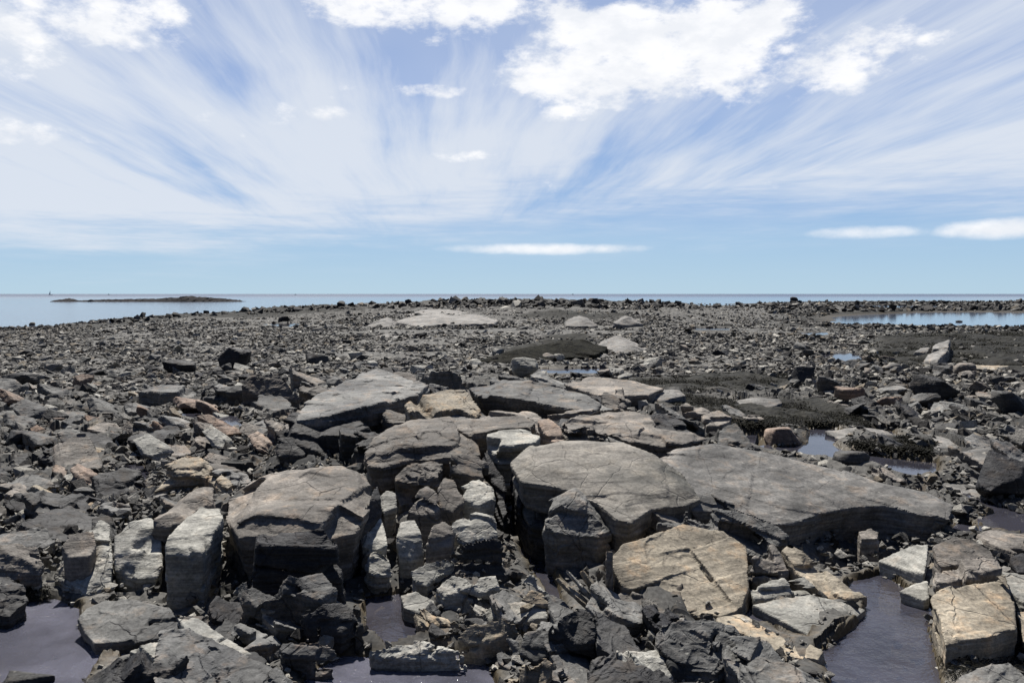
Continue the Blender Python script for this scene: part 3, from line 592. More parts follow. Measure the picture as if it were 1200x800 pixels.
# centre heap
CL = 'blocks piled left of the black cleft'
for lb, pts, zb, m, k in [
 ('tall pale-topped block at the upper right of the central heap', [(524,541,.78),(530,533,.8),(560,532,.8),(572,542,.72),(580,560,.6),(560,562,.6),(530,556,.64)], .3, WARM, {}),
 ('tapering dark flank running down beside the black cleft', [(566,528,.76),(574,530,.74),(590,560,.55),(598,600,.3),(590,610,.25),(578,575,.45)], .0, DARK, dict(strat=.03)),
 ('knobbly grey rocks just under the thin-layered stack', [(462,560,.62),(480,546,.7),(505,540,.72),(520,545,.7),(515,566,.58),(490,572,.54),(465,575,.54)], .25, GREY, dict(amp=1.5)),
 ('peaked block with a dark lower half in the central heap', [(476,600,.45),(488,580,.56),(500,572,.6),(512,580,.56),(518,595,.46),(510,604,.42),(485,606,.4)], .12, GREY, dict(flare=.08)),
 ('upright grey rock between the peaked block and the pale fan', [(512,575,.58),(520,562,.64),(534,566,.62),(545,590,.48),(532,605,.4),(515,600,.43)], .15, GREY, {}),
 ('pale fan-shaped rock at the middle right of the central heap', [(535,572,.56),(560,562,.6),(578,572,.54),(582,590,.44),(560,600,.4),(540,592,.45)], .15, PALE, dict(amp=.8)),
 ('smooth bulging pale block at the right of the central heap', [(524,612,.4),(535,600,.46),(556,594,.47),(580,600,.43),(588,622,.3),(570,630,.27),(540,626,.3)], .05, PALE, dict(rnd=.05, rr=.15)),
 ('flat pale tongue over the deep shadow in the central heap', [(532,626,.36),(548,620,.38),(566,628,.33),(572,636,.28),(545,642,.26),(534,636,.3)], .05, PALE, {}),
 ('steep pale block with orange flecks at left of the heap', [(420,625,.38),(432,608,.45),(448,604,.46),(454,625,.36),(456,642,.28),(436,652,.22),(422,648,.24)], .0, PALE, {}),
 ('thin leaning flakes at the bottom left of the central heap', [(428,660,.2),(440,645,.27),(456,650,.25),(460,668,.16),(440,680,.1),(428,678,.1)], .0, PALE, dict(strat=.04, th=.03)),
 ('small cream block at the upper left of the central heap', [(440,585,.5),(452,574,.56),(464,578,.54),(466,596,.44),(448,602,.42)], .2, PALE, {}),
 ('wide pale slanted face in the middle left of the heap', [(464,630,.36),(468,610,.45),(488,608,.46),(496,625,.38),(500,652,.22),(482,660,.18),(466,658,.19)], .02, PALE, dict(amp=.6)),
 ('dark triangular block beside the wide pale slanted face', [(498,640,.34),(505,618,.44),(520,612,.46),(532,620,.42),(530,642,.3),(510,648,.27)], .05, GREY, dict(flare=.04)),
 ('splayed pale ledge above the dark hollow', [(480,672,.18),(500,660,.24),(524,655,.26),(538,662,.22),(520,676,.15),(500,690,.1),(486,688,.1)], -.02, PALE, dict(amp=1.2)),
 ('black-fronted boulder with a jagged pale rim beside the cleft', [(510,690,.16),(525,676,.22),(545,680,.21),(552,690,.18),(560,678,.22),(580,675,.22),(584,690,.17),(560,700,.12),(520,700,.12)], -.1, PALE, dict(flare=.04, amp=.9)),
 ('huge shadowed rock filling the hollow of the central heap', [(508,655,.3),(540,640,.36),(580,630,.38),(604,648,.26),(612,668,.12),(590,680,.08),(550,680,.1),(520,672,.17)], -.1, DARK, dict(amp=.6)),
 ('cream slab lying at the pool edge under the central heap', [(468,700,.08),(490,694,.11),(510,700,.1),(514,715,.04),(490,718,.02),(472,712,.04)], -.1, PALE, {}),
 ('dark low block between the domed rock and the heap', [(418,610,.5),(432,590,.6),(442,570,.66),(448,590,.55),(436,620,.4),(422,640,.3)], .0, DARK, {}),
]:
    m = WARM if m is GREY else m
    S('rock_block', lb, [(a_, b_-3, c_+.04) for a_, b_, c_ in pts], zb, m, group=CL, cat='rock', **{**dict(js=.34, bed=.12, drop=.15, flare=-.03, amp=.45, strat=.012, dip=(.3, .2, .2)), **k})
# foot of the cleft and the bottom edge
BE = 'broken slabs between the pools at the bottom'
for lb, pts, zb, m, k in [
 ('cream flat-topped slab at the bottom of the cleft', [(566,720,.1),(580,708,.14),(620,704,.15),(642,710,.13),(646,724,.07),(610,730,.04),(570,730,.04)], -.12, PALE, dict(amp=.4)),
 ('brown-sided block poking up behind the cream slab', [(606,705,.2),(622,690,.26),(636,696,.22),(645,712,.13),(625,712,.13)], -.1, TAN, {}),
 ('square pale flake stack beside the wet channel', [(606,684,.2),(622,668,.27),(640,682,.2),(648,692,.14),(626,692,.14)], -.05, PALE, dict(strat=.04, th=.03)),
 ('grey ribbed block with a honey-coloured left end', [(534,748,.08),(552,728,.17),(590,722,.2),(604,728,.17),(610,742,.1),(585,750,.07),(560,762,.02)], -.15, TAN, dict(strat=.04, th=.025, dip=(.9, .3, .6))),
 ('long thin pale plank lying above the ribbed block', [(484,714,.08),(495,712,.1),(530,724,.08),(556,730,.05),(548,736,.03),(520,732,.03),(490,728,.02)], -.1, TAN, dict(strat=.03)),
 ('smooth grey slab at the bottom centre below the cream slab', [(606,762,.08),(616,742,.14),(640,738,.16),(668,748,.12),(648,766,.06),(628,776,.02)], -.1, GREY, {}),
 ('pale grey wedge pointing at the bottom pool', [(580,762,.05),(590,748,.11),(608,748,.12),(612,766,.05),(596,784,.0),(582,776,.0)], -.15, GREY, {}),
 ('striped tan blade of rock at the bottom edge', [(590,800,.05),(612,778,.13),(638,768,.16),(648,774,.14),(640,800,.04),(630,850,.0),(580,850,-.02)], -.15, TAN, dict(strat=.05, th=.022, dip=(1.1, .2, .6))),
 ('low pale stones along the near edge of the small pool', [(430,760,.05),(470,752,.07),(500,752,.07),(545,762,.05),(548,770,.0),(490,772,.0),(434,770,.0)], -.1, PALE, dict(amp=1.2)),
 ('dark rock mass in shadow beside the channel mouth', [(640,735,.22),(655,720,.28),(680,705,.32),(700,715,.28),(700,745,.15),(670,760,.08),(645,755,.1)], -.1, DARK, dict(amp=1.)),
]:
    S('rock_block', lb, pts, zb, m, group=BE, cat='rock', **{**dict(js=.3, drop=.15, flare=.0, amp=.5, strat=.02, dip=(.4, .3, .3)), **k})

LEDGES = [([(340,455),(560,443),(720,458),(860,500),(960,545),(900,640),(700,640),(640,560),(590,535),(430,545),(330,545)], 60, 'low fractured ledge of grey bedrock between the big central slabs', 'low ledges between the central slabs', 'gwgwd', (.28, .58), .2),
 ([(180,735),(420,705),(700,715),(870,760),(1000,800),(180,800)], 26, 'low broken ledge of layered rock along the bottom edge', 'low ledges along the bottom edge', 'gdgpd', (.16, .34), .09),
 ([(0,470),(300,480),(340,560),(240,600),(60,650),(0,650)], 30, 'tilted broken ledge showing through the left rubble', 'tilted ledges in the left rubble', 'gdwg', (.2, .5), .1),
 ([(840,470),(1200,450),(1200,600),(1000,560),(860,500)], 16, 'low grey ledge between the right pools and rubble', 'low ledges among the right pools', 'gwdg', (.25, .6), .07)]
for poly, num, lb, grp, ms, (r0, r1), lift in LEDGES:
    rr_ = np.random.default_rng(len(lb)); k = 0; done_ = []
    cx_ = rr_.uniform(min(p[0] for p in poly), max(p[0] for p in poly), num*8); cy_ = rr_.uniform(min(p[1] for p in poly), max(p[1] for p in poly), num*8); cq_ = ground_px(cx_, cy_)[0]; num = int(num)
    while k < num*8-1 and len(done_) < num:
        px, py, q = cx_[k], cy_[k], cq_[k]; k += 1
        if not inpoly(np.array([px]), np.array([py]), poly)[0]: continue
        rad = rr_.uniform(r0, r1); ang_ = np.arange(6)*math.pi/3; qx = np.r_[q[0], q[0]+rad*.85*np.cos(ang_)]; qy = np.r_[q[1], q[1]+rad*.85*np.sin(ang_)]
        if any(math.hypot(q[0]-a, q[1]-b) < (rad+c_)*.54 for a, b, c_ in done_) or carve(qx, qy, qx*0+q[2])[1].max() > .2: continue
        done_.append((q[0], q[1], rad)); m_ = int(rr_.integers(5, 8)); th0 = rr_.uniform(0, 6.28); el_ = rr_.uniform(.55, 1); ro = rr_.uniform(0, 3.14); tx, ty = rr_.normal(0, .16, 2)+(np.array([-.3, .16]) if 'edge' in grp or 'left' in grp else np.array([-.05, .1]))
        pts = []
        for j in range(m_):
            a_ = th0+j*2*math.pi/m_+rr_.normal(0, .15); x_, y_ = math.cos(a_)*rad*rr_.uniform(.75, 1.1), math.sin(a_)*rad*el_
            X_, Y_ = x_*math.cos(ro)-y_*math.sin(ro), x_*math.sin(ro)+y_*math.cos(ro); pts.append((q[0]+X_, q[1]+Y_, q[2]+lift*rr_.uniform(.6, 1.3)+X_*tx+Y_*ty))
        S('rock_ledge', lb, pts, float(q[2])-.05, M[ms[int(rr_.integers(len(ms)))]], group=grp, plan=True, amp=.5, strat=.02, flare=-.03, js=rad*.55, bed=.07, drop=.5, jog=.02, seed=int(rr_.integers(9999)))

# upright blades of slate by the channel
def blade(label, p0, p1, z0, z1, wid, th, m, lean=0):
    a = P(*p0, z0); d0 = a[1]
    b = at(p1[0], d0+lean, 0); b[2] = z1
    ax = b-a; L = np.linalg.norm(ax); ax /= L; side = np.cross(ax, [0.2, 1, .1]); side /= np.linalg.norm(side); nn = np.cross(ax, side)
    bm = bmesh.new(); r = np.random.default_rng(sum(map(ord, label)))
    prof = [(0, -1), (0, 1), (.55, .95), (.85, .6), (1, .1), (.93, -.3), (.6, -.8)]
    lo = [bm.verts.new(a+ax*L*t+nn*wid*.5*s-side*th*.5) for t, s in prof]; hi = [bm.verts.new(a+ax*L*t+nn*wid*.5*s+side*th*.5) for t, s in prof]
    bm.faces.new(lo); bm.faces.new(list(reversed(hi))); n = len(prof)
    for k in range(n): bm.faces.new((lo[k], hi[k], hi[(k+1) % n], lo[(k+1) % n]))
    bmesh.ops.triangulate(bm, faces=list(bm.faces)); bmesh.ops.recalc_face_normals(bm, faces=list(bm.faces))
    co, no, fa = remesh(bm, .009); co = rockdisp(co, no, .009, len(label), .2, .5)
    o = link('slate_blade', mesh_np('slate_blade', co-a, fa, m), label=label, category='rock', group='upright slate blades by the channel'); o.location = a
blade('thin pale slate blade leaning left out of the channel mouth', (704,722), (652,680), .05, .34, .10, .03, TAN)
blade('long narrow slate blade lying in front of the pale leaning blade', (712,722), (664,668), .03, .38, .06, .025, PALE)
blade('broad slate blade with a bright edge right of the leaning pair', (716,716), (682,676), .05, .36, .09, .04, TAN)
blade('dark upright slate blade against the large tan slab', (714,710), (716,650), .05, .48, .12, .05, WARM)
blade('dark slate blade slanting down right across the shadow', (728,768), (686,720), -.02, .24, .09, .03, GREY)
blade('rusty striped slate blade slanting up right at bottom centre', (652,768), (700,728), .0, .22, .09, .05, TAN)

# ------------------------------------------------------------------ smooth ledges and boulders on the flats
for lb, pts, zb, m, k in [
 ('low smooth pinkish ledge at the right end of the weedy mound', [(690,400,.62),(705,390,.86),(735,387,.9),(760,398,.75),(772,410,.5),(745,414,.42),(712,413,.45)], .2, SMOOTH, dict(rnd=.3, rr=1.2)),
 ('pale smooth ledge low along the front of the weedy mound', [(615,415,.45),(650,408,.6),(690,404,.7),(715,408,.62),(715,415,.45),(660,418,.4)], .2, SMOOTH, dict(rnd=.15, rr=.8)),
 ('weed-covered dark mound in the middle of the stony flat', [(553,415,.6),(590,403,.78),(640,394,.95),(690,391,1.0),(714,398,.85),(700,406,.72),(640,414,.6),(590,418,.56)], .2, WEED, dict(rnd=.25, rr=1.3, amp=.6)),
 ('wide pale bare ledge below the skyline left of centre', [(462,366,1.15),(490,361,1.3),(540,361,1.35),(590,367,1.2),(580,374,1.05),(530,376,.95),(490,378,.9),(465,374,1.0)], .4, SMOOTH, dict(rnd=.2, rr=2)),
 ('small pale ledge left of the wide pale ledge', [(428,378,.85),(445,369,1.05),(462,366,1.12),(470,374,.95),(455,380,.8)], .4, SMOOTH, dict(rnd=.2, rr=1)),
 ('flat pale patch of ledge low on the left flat', [(430,393,.62),(450,389,.7),(480,389,.7),(490,393,.62),(465,397,.54)], .3, SMOOTH, dict(rnd=.1, rr=.6)),
 ('tiny pale ledge in the middle of the stony flat', [(560,392,.68),(575,389,.74),(588,392,.68),(575,395,.6)], .3, SMOOTH, dict(rnd=.1, rr=.4)),
 ('pale pointed ledge right of centre under the skyline', [(716,374,1.1),(732,364,1.4),(745,369,1.25),(755,375,1.0),(735,378,.9)], .4, SMOOTH, dict(rnd=.2, rr=1)),
 ('pair of rounded pale ledges right of the skyline centre', [(660,372,1.15),(672,366,1.3),(690,368,1.25),(702,376,1.0),(680,379,.9),(662,378,.92)], .4, SMOOTH, dict(rnd=.2, rr=1)),
 ('bright bare slab tilted among dark weed on the right hill', [(1082,422,.5),(1095,402,.85),(1114,396,.95),(1112,408,.8),(1100,422,.55)], .2, SMOOTH, dict(flare=.1)),
 ('small bare slab left of the bright slab on the right hill', [(1070,412,.6),(1085,402,.8),(1093,403,.8),(1088,412,.62)], .2, SMOOTH, dict(flare=.1)),
 ('tan shelf at the foot of the weedy right hill', [(1104,430,.4),(1130,426,.5),(1200,428,.5),(1240,432,.5),(1240,444,.3),(1160,440,.32),(1110,436,.34)], .1, TAN, {}),
 ('smooth pale flat slab between the weed beds at right', [(862,466,.42),(885,462,.48),(915,463,.48),(918,468,.42),(900,476,.34),(872,476,.34)], .15, SMOOTH, dict(rnd=.06, rr=.4)),
 ('low grey slab at the near edge of the weed beds', [(965,500,.32),(1000,496,.36),(1040,500,.32),(1060,512,.24),(1020,516,.22),(985,512,.25)], .1, SMOOTH, dict(rnd=.05, rr=.3)),
 ('flat grey slab between the blue pools at right', [(1050,512,.26),(1090,508,.3),(1130,520,.24),(1120,530,.2),(1070,528,.2)], .05, SMOOTH, {}),
 ('long pale shelf right of the blue pools', [(1110,528,.3),(1150,520,.34),(1240,528,.32),(1240,545,.24),(1180,547,.22),(1115,540,.24)], .05, SMOOTH, dict(rnd=.05, rr=.3)),
 ('low pale shelf between the stream and the dark boulder', [(1096,560,.2),(1150,566,.2),(1210,585,.17),(1240,600,.15),(1190,596,.13),(1140,580,.15)], .0, SMOOTH, {}),
 ('stepped grey slabs behind the centre ledge near the pool', [(660,450,.75),(690,441,.8),(740,445,.75),(780,455,.66),(760,463,.62),(700,462,.66)], .3, WARM, dict(strat=.05)),
 ('flat pale slab at the left end of the upper weed bed', [(742,460,.6),(770,453,.66),(800,458,.6),(806,464,.54),(775,468,.52)], .2, SMOOTH, {}),
 ('straight-sided pale block in the low cliff beyond the left pool', [(236,456,.6),(262,452,.64),(300,452,.64),(300,458,.56),(240,460,.54)], .2, GREY, dict(strat=.05)),
 ('grey block at the left end of the low cliff beyond the pool', [(160,458,.5),(190,450,.6),(232,450,.62),(232,458,.54),(190,462,.48)], .2, GREY, dict(amp=.8)),
 ('large grey ledge tilted up beside the rubble left of centre', [(280,450,.75),(292,432,1.0),(325,436,.95),(355,462,.6),(345,468,.5),(300,462,.56)], .2, WARM, dict(amp=.6)),
 ('triangular grey slab leaning in the rubble left of the grey stack', [(284,466,.55),(300,458,.65),(330,462,.6),(350,476,.45),(320,482,.38)], .2, GREY, {}),
 ('grey rock hump with vertical joints behind the centre ledges', [(488,446,.8),(505,432,1.05),(530,430,1.08),(545,440,.9),(530,450,.75)], .4, GREY, dict(amp=.9)),
]:
    S('rock_slab' if 'boulder' not in lb else 'boulder', lb, pts, zb, m, cat='rock', **{**dict(flare=-.04, amp=.35, strat=.015, dip=FL), **k})

boulder('cube-like boulder with a bright flat top beside the far pool', 616, 440, 33, 20, PALE, seed=3, box=.97, n=24, zb=.5)
boulder('rounded brown boulder standing in the blue pool', 925, 524, 48, 22, RUST, seed=5, box=.6, n=30, smooth=True)
boulder('shiny wet grey boulder half in the blue pool', 1003, 548, 46, 17, DARK, seed=8, box=.2, n=40, smooth=True)
boulder('big dark boulder at the right edge above the stream', 1186, 584, 62, 48, DARK, seed=12, box=.85, n=18)
boulder('dark rounded boulder under the weedy right hill', 1136, 443, 26, 17, WARM, seed=14, box=.2, n=40)
boulder('long black boulder on the left flat', 205, 439, 38, 17, DARK, seed=21, box=.5)
boulder('twin-humped black boulder left of the grey stack', 272, 434, 40, 26, DARK, seed=22, n=12)
boulder('small black boulder right of the twin-humped one', 369, 428, 30, 13, DARK, seed=23)
boulder('black boulder with a flat side at the left edge of the left rubble', 18, 455, 42, 18, DARK, seed=24)
boulder('upright dark boulder behind the right weed bed', 950, 452, 30, 22, DARK, seed=31, n=12)
boulder('pointed grey boulder next to the upright dark one', 972, 464, 32, 24, GREY, seed=32, n=11)
boulder('reddish wedge boulder in front of the pointed grey one', 985, 472, 34, 18, RUST, seed=33, n=10)
boulder('large leaning dark slab boulder in the right rubble', 1100, 472, 52, 30, DARK, seed=34, n=11, tilt=(.3, .3))
boulder('black triangular boulder at the right edge of the rubble', 1190, 487, 44, 28, DARK, seed=35, n=10)
boulder('dark boulder on the left part of the right flat', 843, 418, 18, 9, DARK, seed=36)
boulder('black block boulder on the right flat near small pools', 948, 419, 16, 10, DARK, seed=37)
boulder('pale flat boulder in front of the weedy right hill', 1049, 438, 24, 12, SMOOTH, seed=38, box=.8)
boulder('single dark rock poking out of the lagoon', 1127, 378, 14, 3.2, DARK, seed=39, zb=-.55)
boulder('mossy pale boulder standing in the shallows at far left', 36, 382, 9, 5, TAN, seed=40, zb=-.55, box=.2, n=20)
boulder('small dark rock right of the boulder in the shallows', 44, 383, 5, 2.2, DARK, seed=41, zb=-.55)
boulder('lump of dark rock on the skyline at right', 932, 354, 11, 8, DARK, seed=42)
boulder('highest jagged rock on the skyline at centre', 566, 351, 26, 7, DARK, seed=43, n=9)
boulder('dark slab boulder on the rubble below the brown slab', 165, 535, 44, 20, DARK, seed=44, n=10)
boulder('dark rock in the lower left pool at the bottom edge', 28, 812, 60, 22, DARK, seed=45, zb=-.03, n=12)

# ------------------------------------------------------------------ loose rocks: prototypes
PROT = []
for k in range(14):
    flat = [1, .75, .35, .3, .8, .25, .6][k % 7]
    pts = hull_pts(100+k, 11+k % 5, .35+.4*(k % 3)/2)@np.diag([1, .7, flat])
    rr_ = np.random.default_rng(k); bmk = hull_bm(pts)
    if flat < .5: bmk = fracture(bmk, rr_, [((.1, .1, 1), .12), ((1, .3, 0), .5)], .8, .008, 0, None, .02, .03)
    co, no, fa = remesh(bmk, .026); co = rockdisp(co, no, .026, 200+k*7, 1.0, .5, basis(.1, .1, 0), .03 if flat < .5 else .012, .07)
    PROT.append((co, fa, flat))
pm = {}
def proto(k, m):
    if (k, m.name) not in pm: pm[(k, m.name)] = mesh_np('loose_rock', PROT[k][0], PROT[k][1], m)
    return pm[(k, m.name)]
ZONES = [  # polygon, count, size range in photo pixels, labels by material, group, tilt
 ([(-30,462),(120,452),(330,470),(430,520),(270,545),(262,560),(170,575),(60,600),(0,612),(-30,612)], 135, (10, 42), 'angular {} slab fragment in the rubble between the left edge and the domed rock', 'slab fragments in the left rubble', .6, 'gwdprgt'),
 ([(0,600),(60,610),(60,650),(20,625),(0,625)], 8, (8, 20), '{} broken stone above the rough block at the left edge', 'stones above the left edge block', .5, 'gpw'),
 ([(860,455),(1000,445),(1210,440),(1210,520),(1120,510),(1000,492),(1000,470),(900,462)], 55, (14, 38), '{} angular rock in the rubble between the right weed bed and the right edge', 'angular rocks in the right rubble', .45, 'gdwdgr'),
 ([(410,545),(470,560),(520,540),(600,600),(640,690),(560,760),(430,700)], 14, (6, 13), '{} chip of rock caught between the blocks of the central heap', 'chips in the central heap', .6, 'gpgpd'),
 ([(230,700),(430,690),(700,735),(860,790),(640,800),(240,745)], 70, (9, 28), '{} broken piece of rock on the wet ground along the bottom edge', 'broken pieces along the bottom edge', .6, 'gdgpt'),
 ([(400,352),(480,350),(560,349),(660,350),(760,352),(960,354),(950,360),(700,360),(560,357),(420,362)], 42, (6, 15), '{} jagged rock lying on the skyline ridge', 'jagged rocks on the skyline ridge', .4, 'ddgdw'),
]
placed = []
MN = dict(g='grey', p='pale', t='tan', w='brown-grey', d='dark', s='smooth', r='reddish')
def loose(pos, W, k, m, label, group, rz, tx, ty):
    co, fa, flat = PROT[k]
    o = link('loose_rock', proto(k, m), label=label, category='rock', group=group)
    o.location = pos; o.rotation_euler = (tx, ty, rz); o.scale = (W, W, W); return o
for poly, n, (s0, s1), lab, grp, tl, ms in ZONES:
    xs = [p[0] for p in poly]; ysv = [p[1] for p in poly]; px = rng.uniform(min(xs), max(xs), n*12); py = rng.uniform(min(ysv), max(ysv), n*12)
    k = inpoly(px, py, poly); px, py = px[k][:n], py[k][:n]; g, ok = ground_px(px, py)
    for i in range(len(px)):
        if not ok[i] or g[i][2] < SEALEV or (carve(g[i:i+1, 0], g[i:i+1, 1], g[i:i+1, 2].copy())[1][0] > .5 and rng.random() < .85): continue
        s = s0+(s1-s0)*rng.random()**1.8; W = s*g[i][1]/F*1.15; kk = int(rng.integers(14)); mk = ms[int(rng.integers(len(ms)))]
        rz_, tx_, ty_ = rng.uniform(-.6, .6)+math.pi*rng.integers(2), rng.uniform(-tl*.3, tl*.6), rng.uniform(.1, tl)
        if ('left rubble' in grp or 'bottom edge' in grp) and rng.random() < .7:      # thin plates, most of them dipping down to the right
            kk = int([2, 3, 5, 9, 10, 12][rng.integers(6)]); W *= 1.35; rz_ = rng.normal(0, .3); ty_ = rng.normal(.45, .15); tx_ = rng.normal(.15, .15)
        loose((g[i][0], g[i][1], g[i][2]+W*.12), W, kk, M[mk], lab.format(MN[mk]), grp+' ('+MN[mk]+')', rz_, tx_, ty_)

# ------------------------------------------------------------------ pebbles, cobbles and rubble: small stones beyond count
LOW = []
for k in range(24):
    pts = hull_pts(500+k, 9+k % 5, .4)@np.diag([1, .75, [.45, .6, .35, .7][k % 4]])
    bm = hull_bm(pts); bm.verts.ensure_lookup_table(); bm.faces.ensure_lookup_table(); bm.verts.index_update()
    LOW.append((np.array([v.co[:] for v in bm.verts]), np.array([[v.index for v in f.verts] for f in bm.faces]))); bm.free()
PALET = np.array([(.055, .053, .049), (.095, .091, .083), (.14, .133, .12), (.2, .19, .168), (.29, .275, .24), (.15, .128, .098), (.033, .031, .029)])
def stone_mesh(name, pos, size, seed, tilt=.5, pw=(2, 3, 3, 2.4, 1, 1, 2.5)):
    r = np.random.default_rng(seed); n = len(pos); kk = r.integers(0, 24, n); V = []; Fc = []; C = []; off = 0
    ci = r.choice(7, n, p=np.array(pw)/sum(pw)); tint = PALET[ci]*r.uniform(.8, 1.2, (n, 1))
    a = r.uniform(0, 2*math.pi, n); tx = r.normal(0, tilt*.5, n); ty = r.normal(0, tilt*.5, n)
    for k in range(24):
        m = kk == k
        if not m.any(): continue
        v, f = LOW[k]; c, s = np.cos(a[m]), np.sin(a[m]); sz = size[m]
        x = v[None, :, 0]*sz[:, None]; y = v[None, :, 1]*sz[:, None]; z = v[None, :, 2]*sz[:, None]
        cy, sy = np.cos(ty[m])[:, None], np.sin(ty[m])[:, None]; x, z = x*cy+z*sy, -x*sy+z*cy
        cx, sx = np.cos(tx[m])[:, None], np.sin(tx[m])[:, None]; y, z = y*cx-z*sx, y*sx+z*cx
        X = x*c[:, None]-y*s[:, None]+pos[m, 0:1]; Y = x*s[:, None]+y*c[:, None]+pos[m, 1:2]; Z = z+pos[m, 2:3]
        V.append(np.stack([X, Y, Z], -1).reshape(-1, 3)); q = m.sum()
        Fc.append((f[None]+(np.arange(q)*len(v))[:, None, None]+off).reshape(-1, 3)); off += q*len(v)
        C.append(np.repeat(tint[m], len(v), 0))
    me = mesh_np(name, np.concatenate(V), np.concatenate(Fc), STONES)
    t = me.color_attributes.new('tint', 'FLOAT_COLOR', 'POINT'); C = np.concatenate(C)
    t.data.foreach_set('color', np.concatenate([C, np.ones((len(C), 1))], 1).astype(np.float32).ravel())
    return me
def scatter(poly, n, seed, avoid_weed=True):
    r = np.random.default_rng(seed); xs = [p[0] for p in poly]; ysv = [p[1] for p in poly]
    px = r.uniform(min(xs), max(xs), n); py = r.uniform(min(ysv), max(ysv), n); k = inpoly(px, py, poly); px, py = px[k], py[k]
    g, ok = ground_px(px, py); _, wet = carve(g[:, 0], g[:, 1], g[:, 2].copy())
    ok &= (wet < .3) | ((wet < .97) & (r.random(len(px)) < .45)) | ((g[:, 1] < 9) & (r.random(len(px)) < .12)) & (g[:, 2] > SEALEV-.02)
    if avoid_weed: ok &= r.random(len(px)) > weed_mask(g[:, 0], g[:, 1])*.93
    return g[ok]
FLAT = [(-60,386),(60,380),(130,368),(300,360),(480,356),(700,356),(930,358),(960,380),(1260,386),(1260,450),(1000,445),(860,440),(640,446),(560,440),(500,450),(330,462),(120,460),(-60,466)]
g = scatter(FLAT, 105000, 11)
r = np.random.default_rng(5); sz = np.clip(r.lognormal(math.log(.125), .45, len(g)), .05, .7)*(.75+g[:, 1]/110)
vis = sz/g[:, 1]; order = np.argsort(-vis)
def name_cobble(gx, gy):
    px = gx/gy*F+600
    return ('left', 'centre', 'right')[int(np.clip((px-0)/400, 0, 2))]
CM = [GREY, GREY, DARK, PALE, WARM, DARK]
CN = ['grey', 'grey', 'dark', 'pale', 'brown-grey', 'dark']
for i in order[:285]:
    k = int(r.integers(14)); W = sz[i]*1.05; c = int(r.integers(6)); zn = name_cobble(g[i, 0], g[i, 1])
    nm = {'left': 'stony flat below the left shoreline', 'centre': 'stony flat behind the centre outcrop', 'right': 'stony flat in front of the lagoon'}[zn]
    o = link('cobble', proto(k, CM[c]), label='angular {} cobble on the {}'.format(CN[c], nm), category='cobble', group='{} cobbles on the {}'.format(CN[c], nm))
    o.location = g[i]+np.array([0, 0, W*.1]); o.rotation_euler = (r.normal(0, .2), r.normal(0, .2), r.uniform(0, 6.28)); o.scale = (W, W, W)
rest = order[285:]; pos = g[rest]+np.array([0, 0, 1])[None]*(sz[rest]*.1)[:, None]
link('pebbles', stone_mesh('pebbles', pos, sz[rest], 3), kind='stuff', label='grey shingle and cobbles covering the wide tidal flat', category='pebbles')
NEARZ = [(-60,462),(120,455),(330,462),(480,470),(700,470),(1010,440),(1260,445),(1260,860),(-60,860)]
g = scatter(NEARZ, 26000, 12); r = np.random.default_rng(6); g = g[r.random(len(g)) > .75*(1-sstep(6.2, 8.5, g[:, 1]))]
sz = np.clip(r.lognormal(math.log(.055), .5, len(g)), .02, .22)*(.55+g[:, 1]/16)
link('rubble', stone_mesh('rubble', g+np.array([0, 0, 1])[None]*(sz*.12)[:, None], sz, 4, .9), kind='stuff', label='small broken stones between the rocks', category='rubble')
LEFTR = [(-60,455),(330,462),(420,530),(270,560),(60,640),(-60,640)]
g = scatter(LEFTR, 7000, 14); sz = np.clip(r.lognormal(math.log(.085), .45, len(g)), .035, .3)*(.5+g[:, 1]/20)
RIGHTR = [(860,440),(1260,435),(1260,530),(1100,512),(1000,495),(1030,480),(900,462)]
g2 = scatter(RIGHTR, 3500, 15); s2 = np.clip(r.lognormal(math.log(.13), .4, len(g2)), .05, .35)*(.5+g2[:, 1]/22)
g = np.concatenate([g, g2]); sz = np.concatenate([sz, s2])
link('coarse_rubble', stone_mesh('coarse_rubble', g+np.array([0, 0, 1])[None]*(sz*.15)[:, None], sz, 8, 1.1), kind='stuff', label='coarse broken slate filling the rubble fields', category='rubble')
# ridge and lagoon rims: dark boulder mass
RID = [(100,374),(200,362),(300,356),(480,349),(565,345),(700,347.5),(960,351.5),(960,362),(700,362),(480,364),(300,368),(120,380)]
g = np.concatenate([scatter(RID, 5200, 21, False), scatter([(890,353),(960,353),(1260,352),(1260,364),(985,365),(962,372),(900,368)], 2600, 22, False)]); sz = np.clip(r.lognormal(math.log(.45), .45, len(g)), .15, 1.4)*(.5+g[:, 1]/140)
def rows_of(pts, n, jx, jy, lo, hi):
    out = []
    for a, b in zip(pts[:-1], pts[1:]):
        t = r.random(n)[:, None]; q = a*(1-t)+b*t; q[:, 0] += r.normal(0, jx, n); q[:, 1] += r.normal(0, jy, n); out.append(q)
    q = np.concatenate(out); q[:, 2] = ground_xy(q[:, 0], q[:, 1]); s = r.uniform(lo, hi, len(q))
    k = q[:, 2] > SEALEV-.25; return q[k], s[k]
rim, srim = rows_of([at(960, 150, 0), at(1050, 150, 0), at(1200, 148, 0), at(1300, 148, 0)], 420, 2, 4, .15, .55)
rim2, srim2 = rows_of([at(900, 225, 0), at(1000, 235, 0), at(1120, 232, 0), at(1300, 235, 0)], 420, 2, 9, .3, .9)
rim3, srim3 = rows_of([at(940, 70, 0), at(1000, 64, 0), at(1100, 63, 0), at(1300, 62, 0)], 330, 1, 2.2, .2, .8)
rim4, srim4 = rows_of([at(-40, 66, 0), at(60, 67, 0), at(140, 88, 0)], 300, 1, 2.2, .15, .6)
G4 = np.concatenate([g, rim, rim2, rim3, rim4]); S4 = np.concatenate([sz, srim, srim2, srim3, srim4])
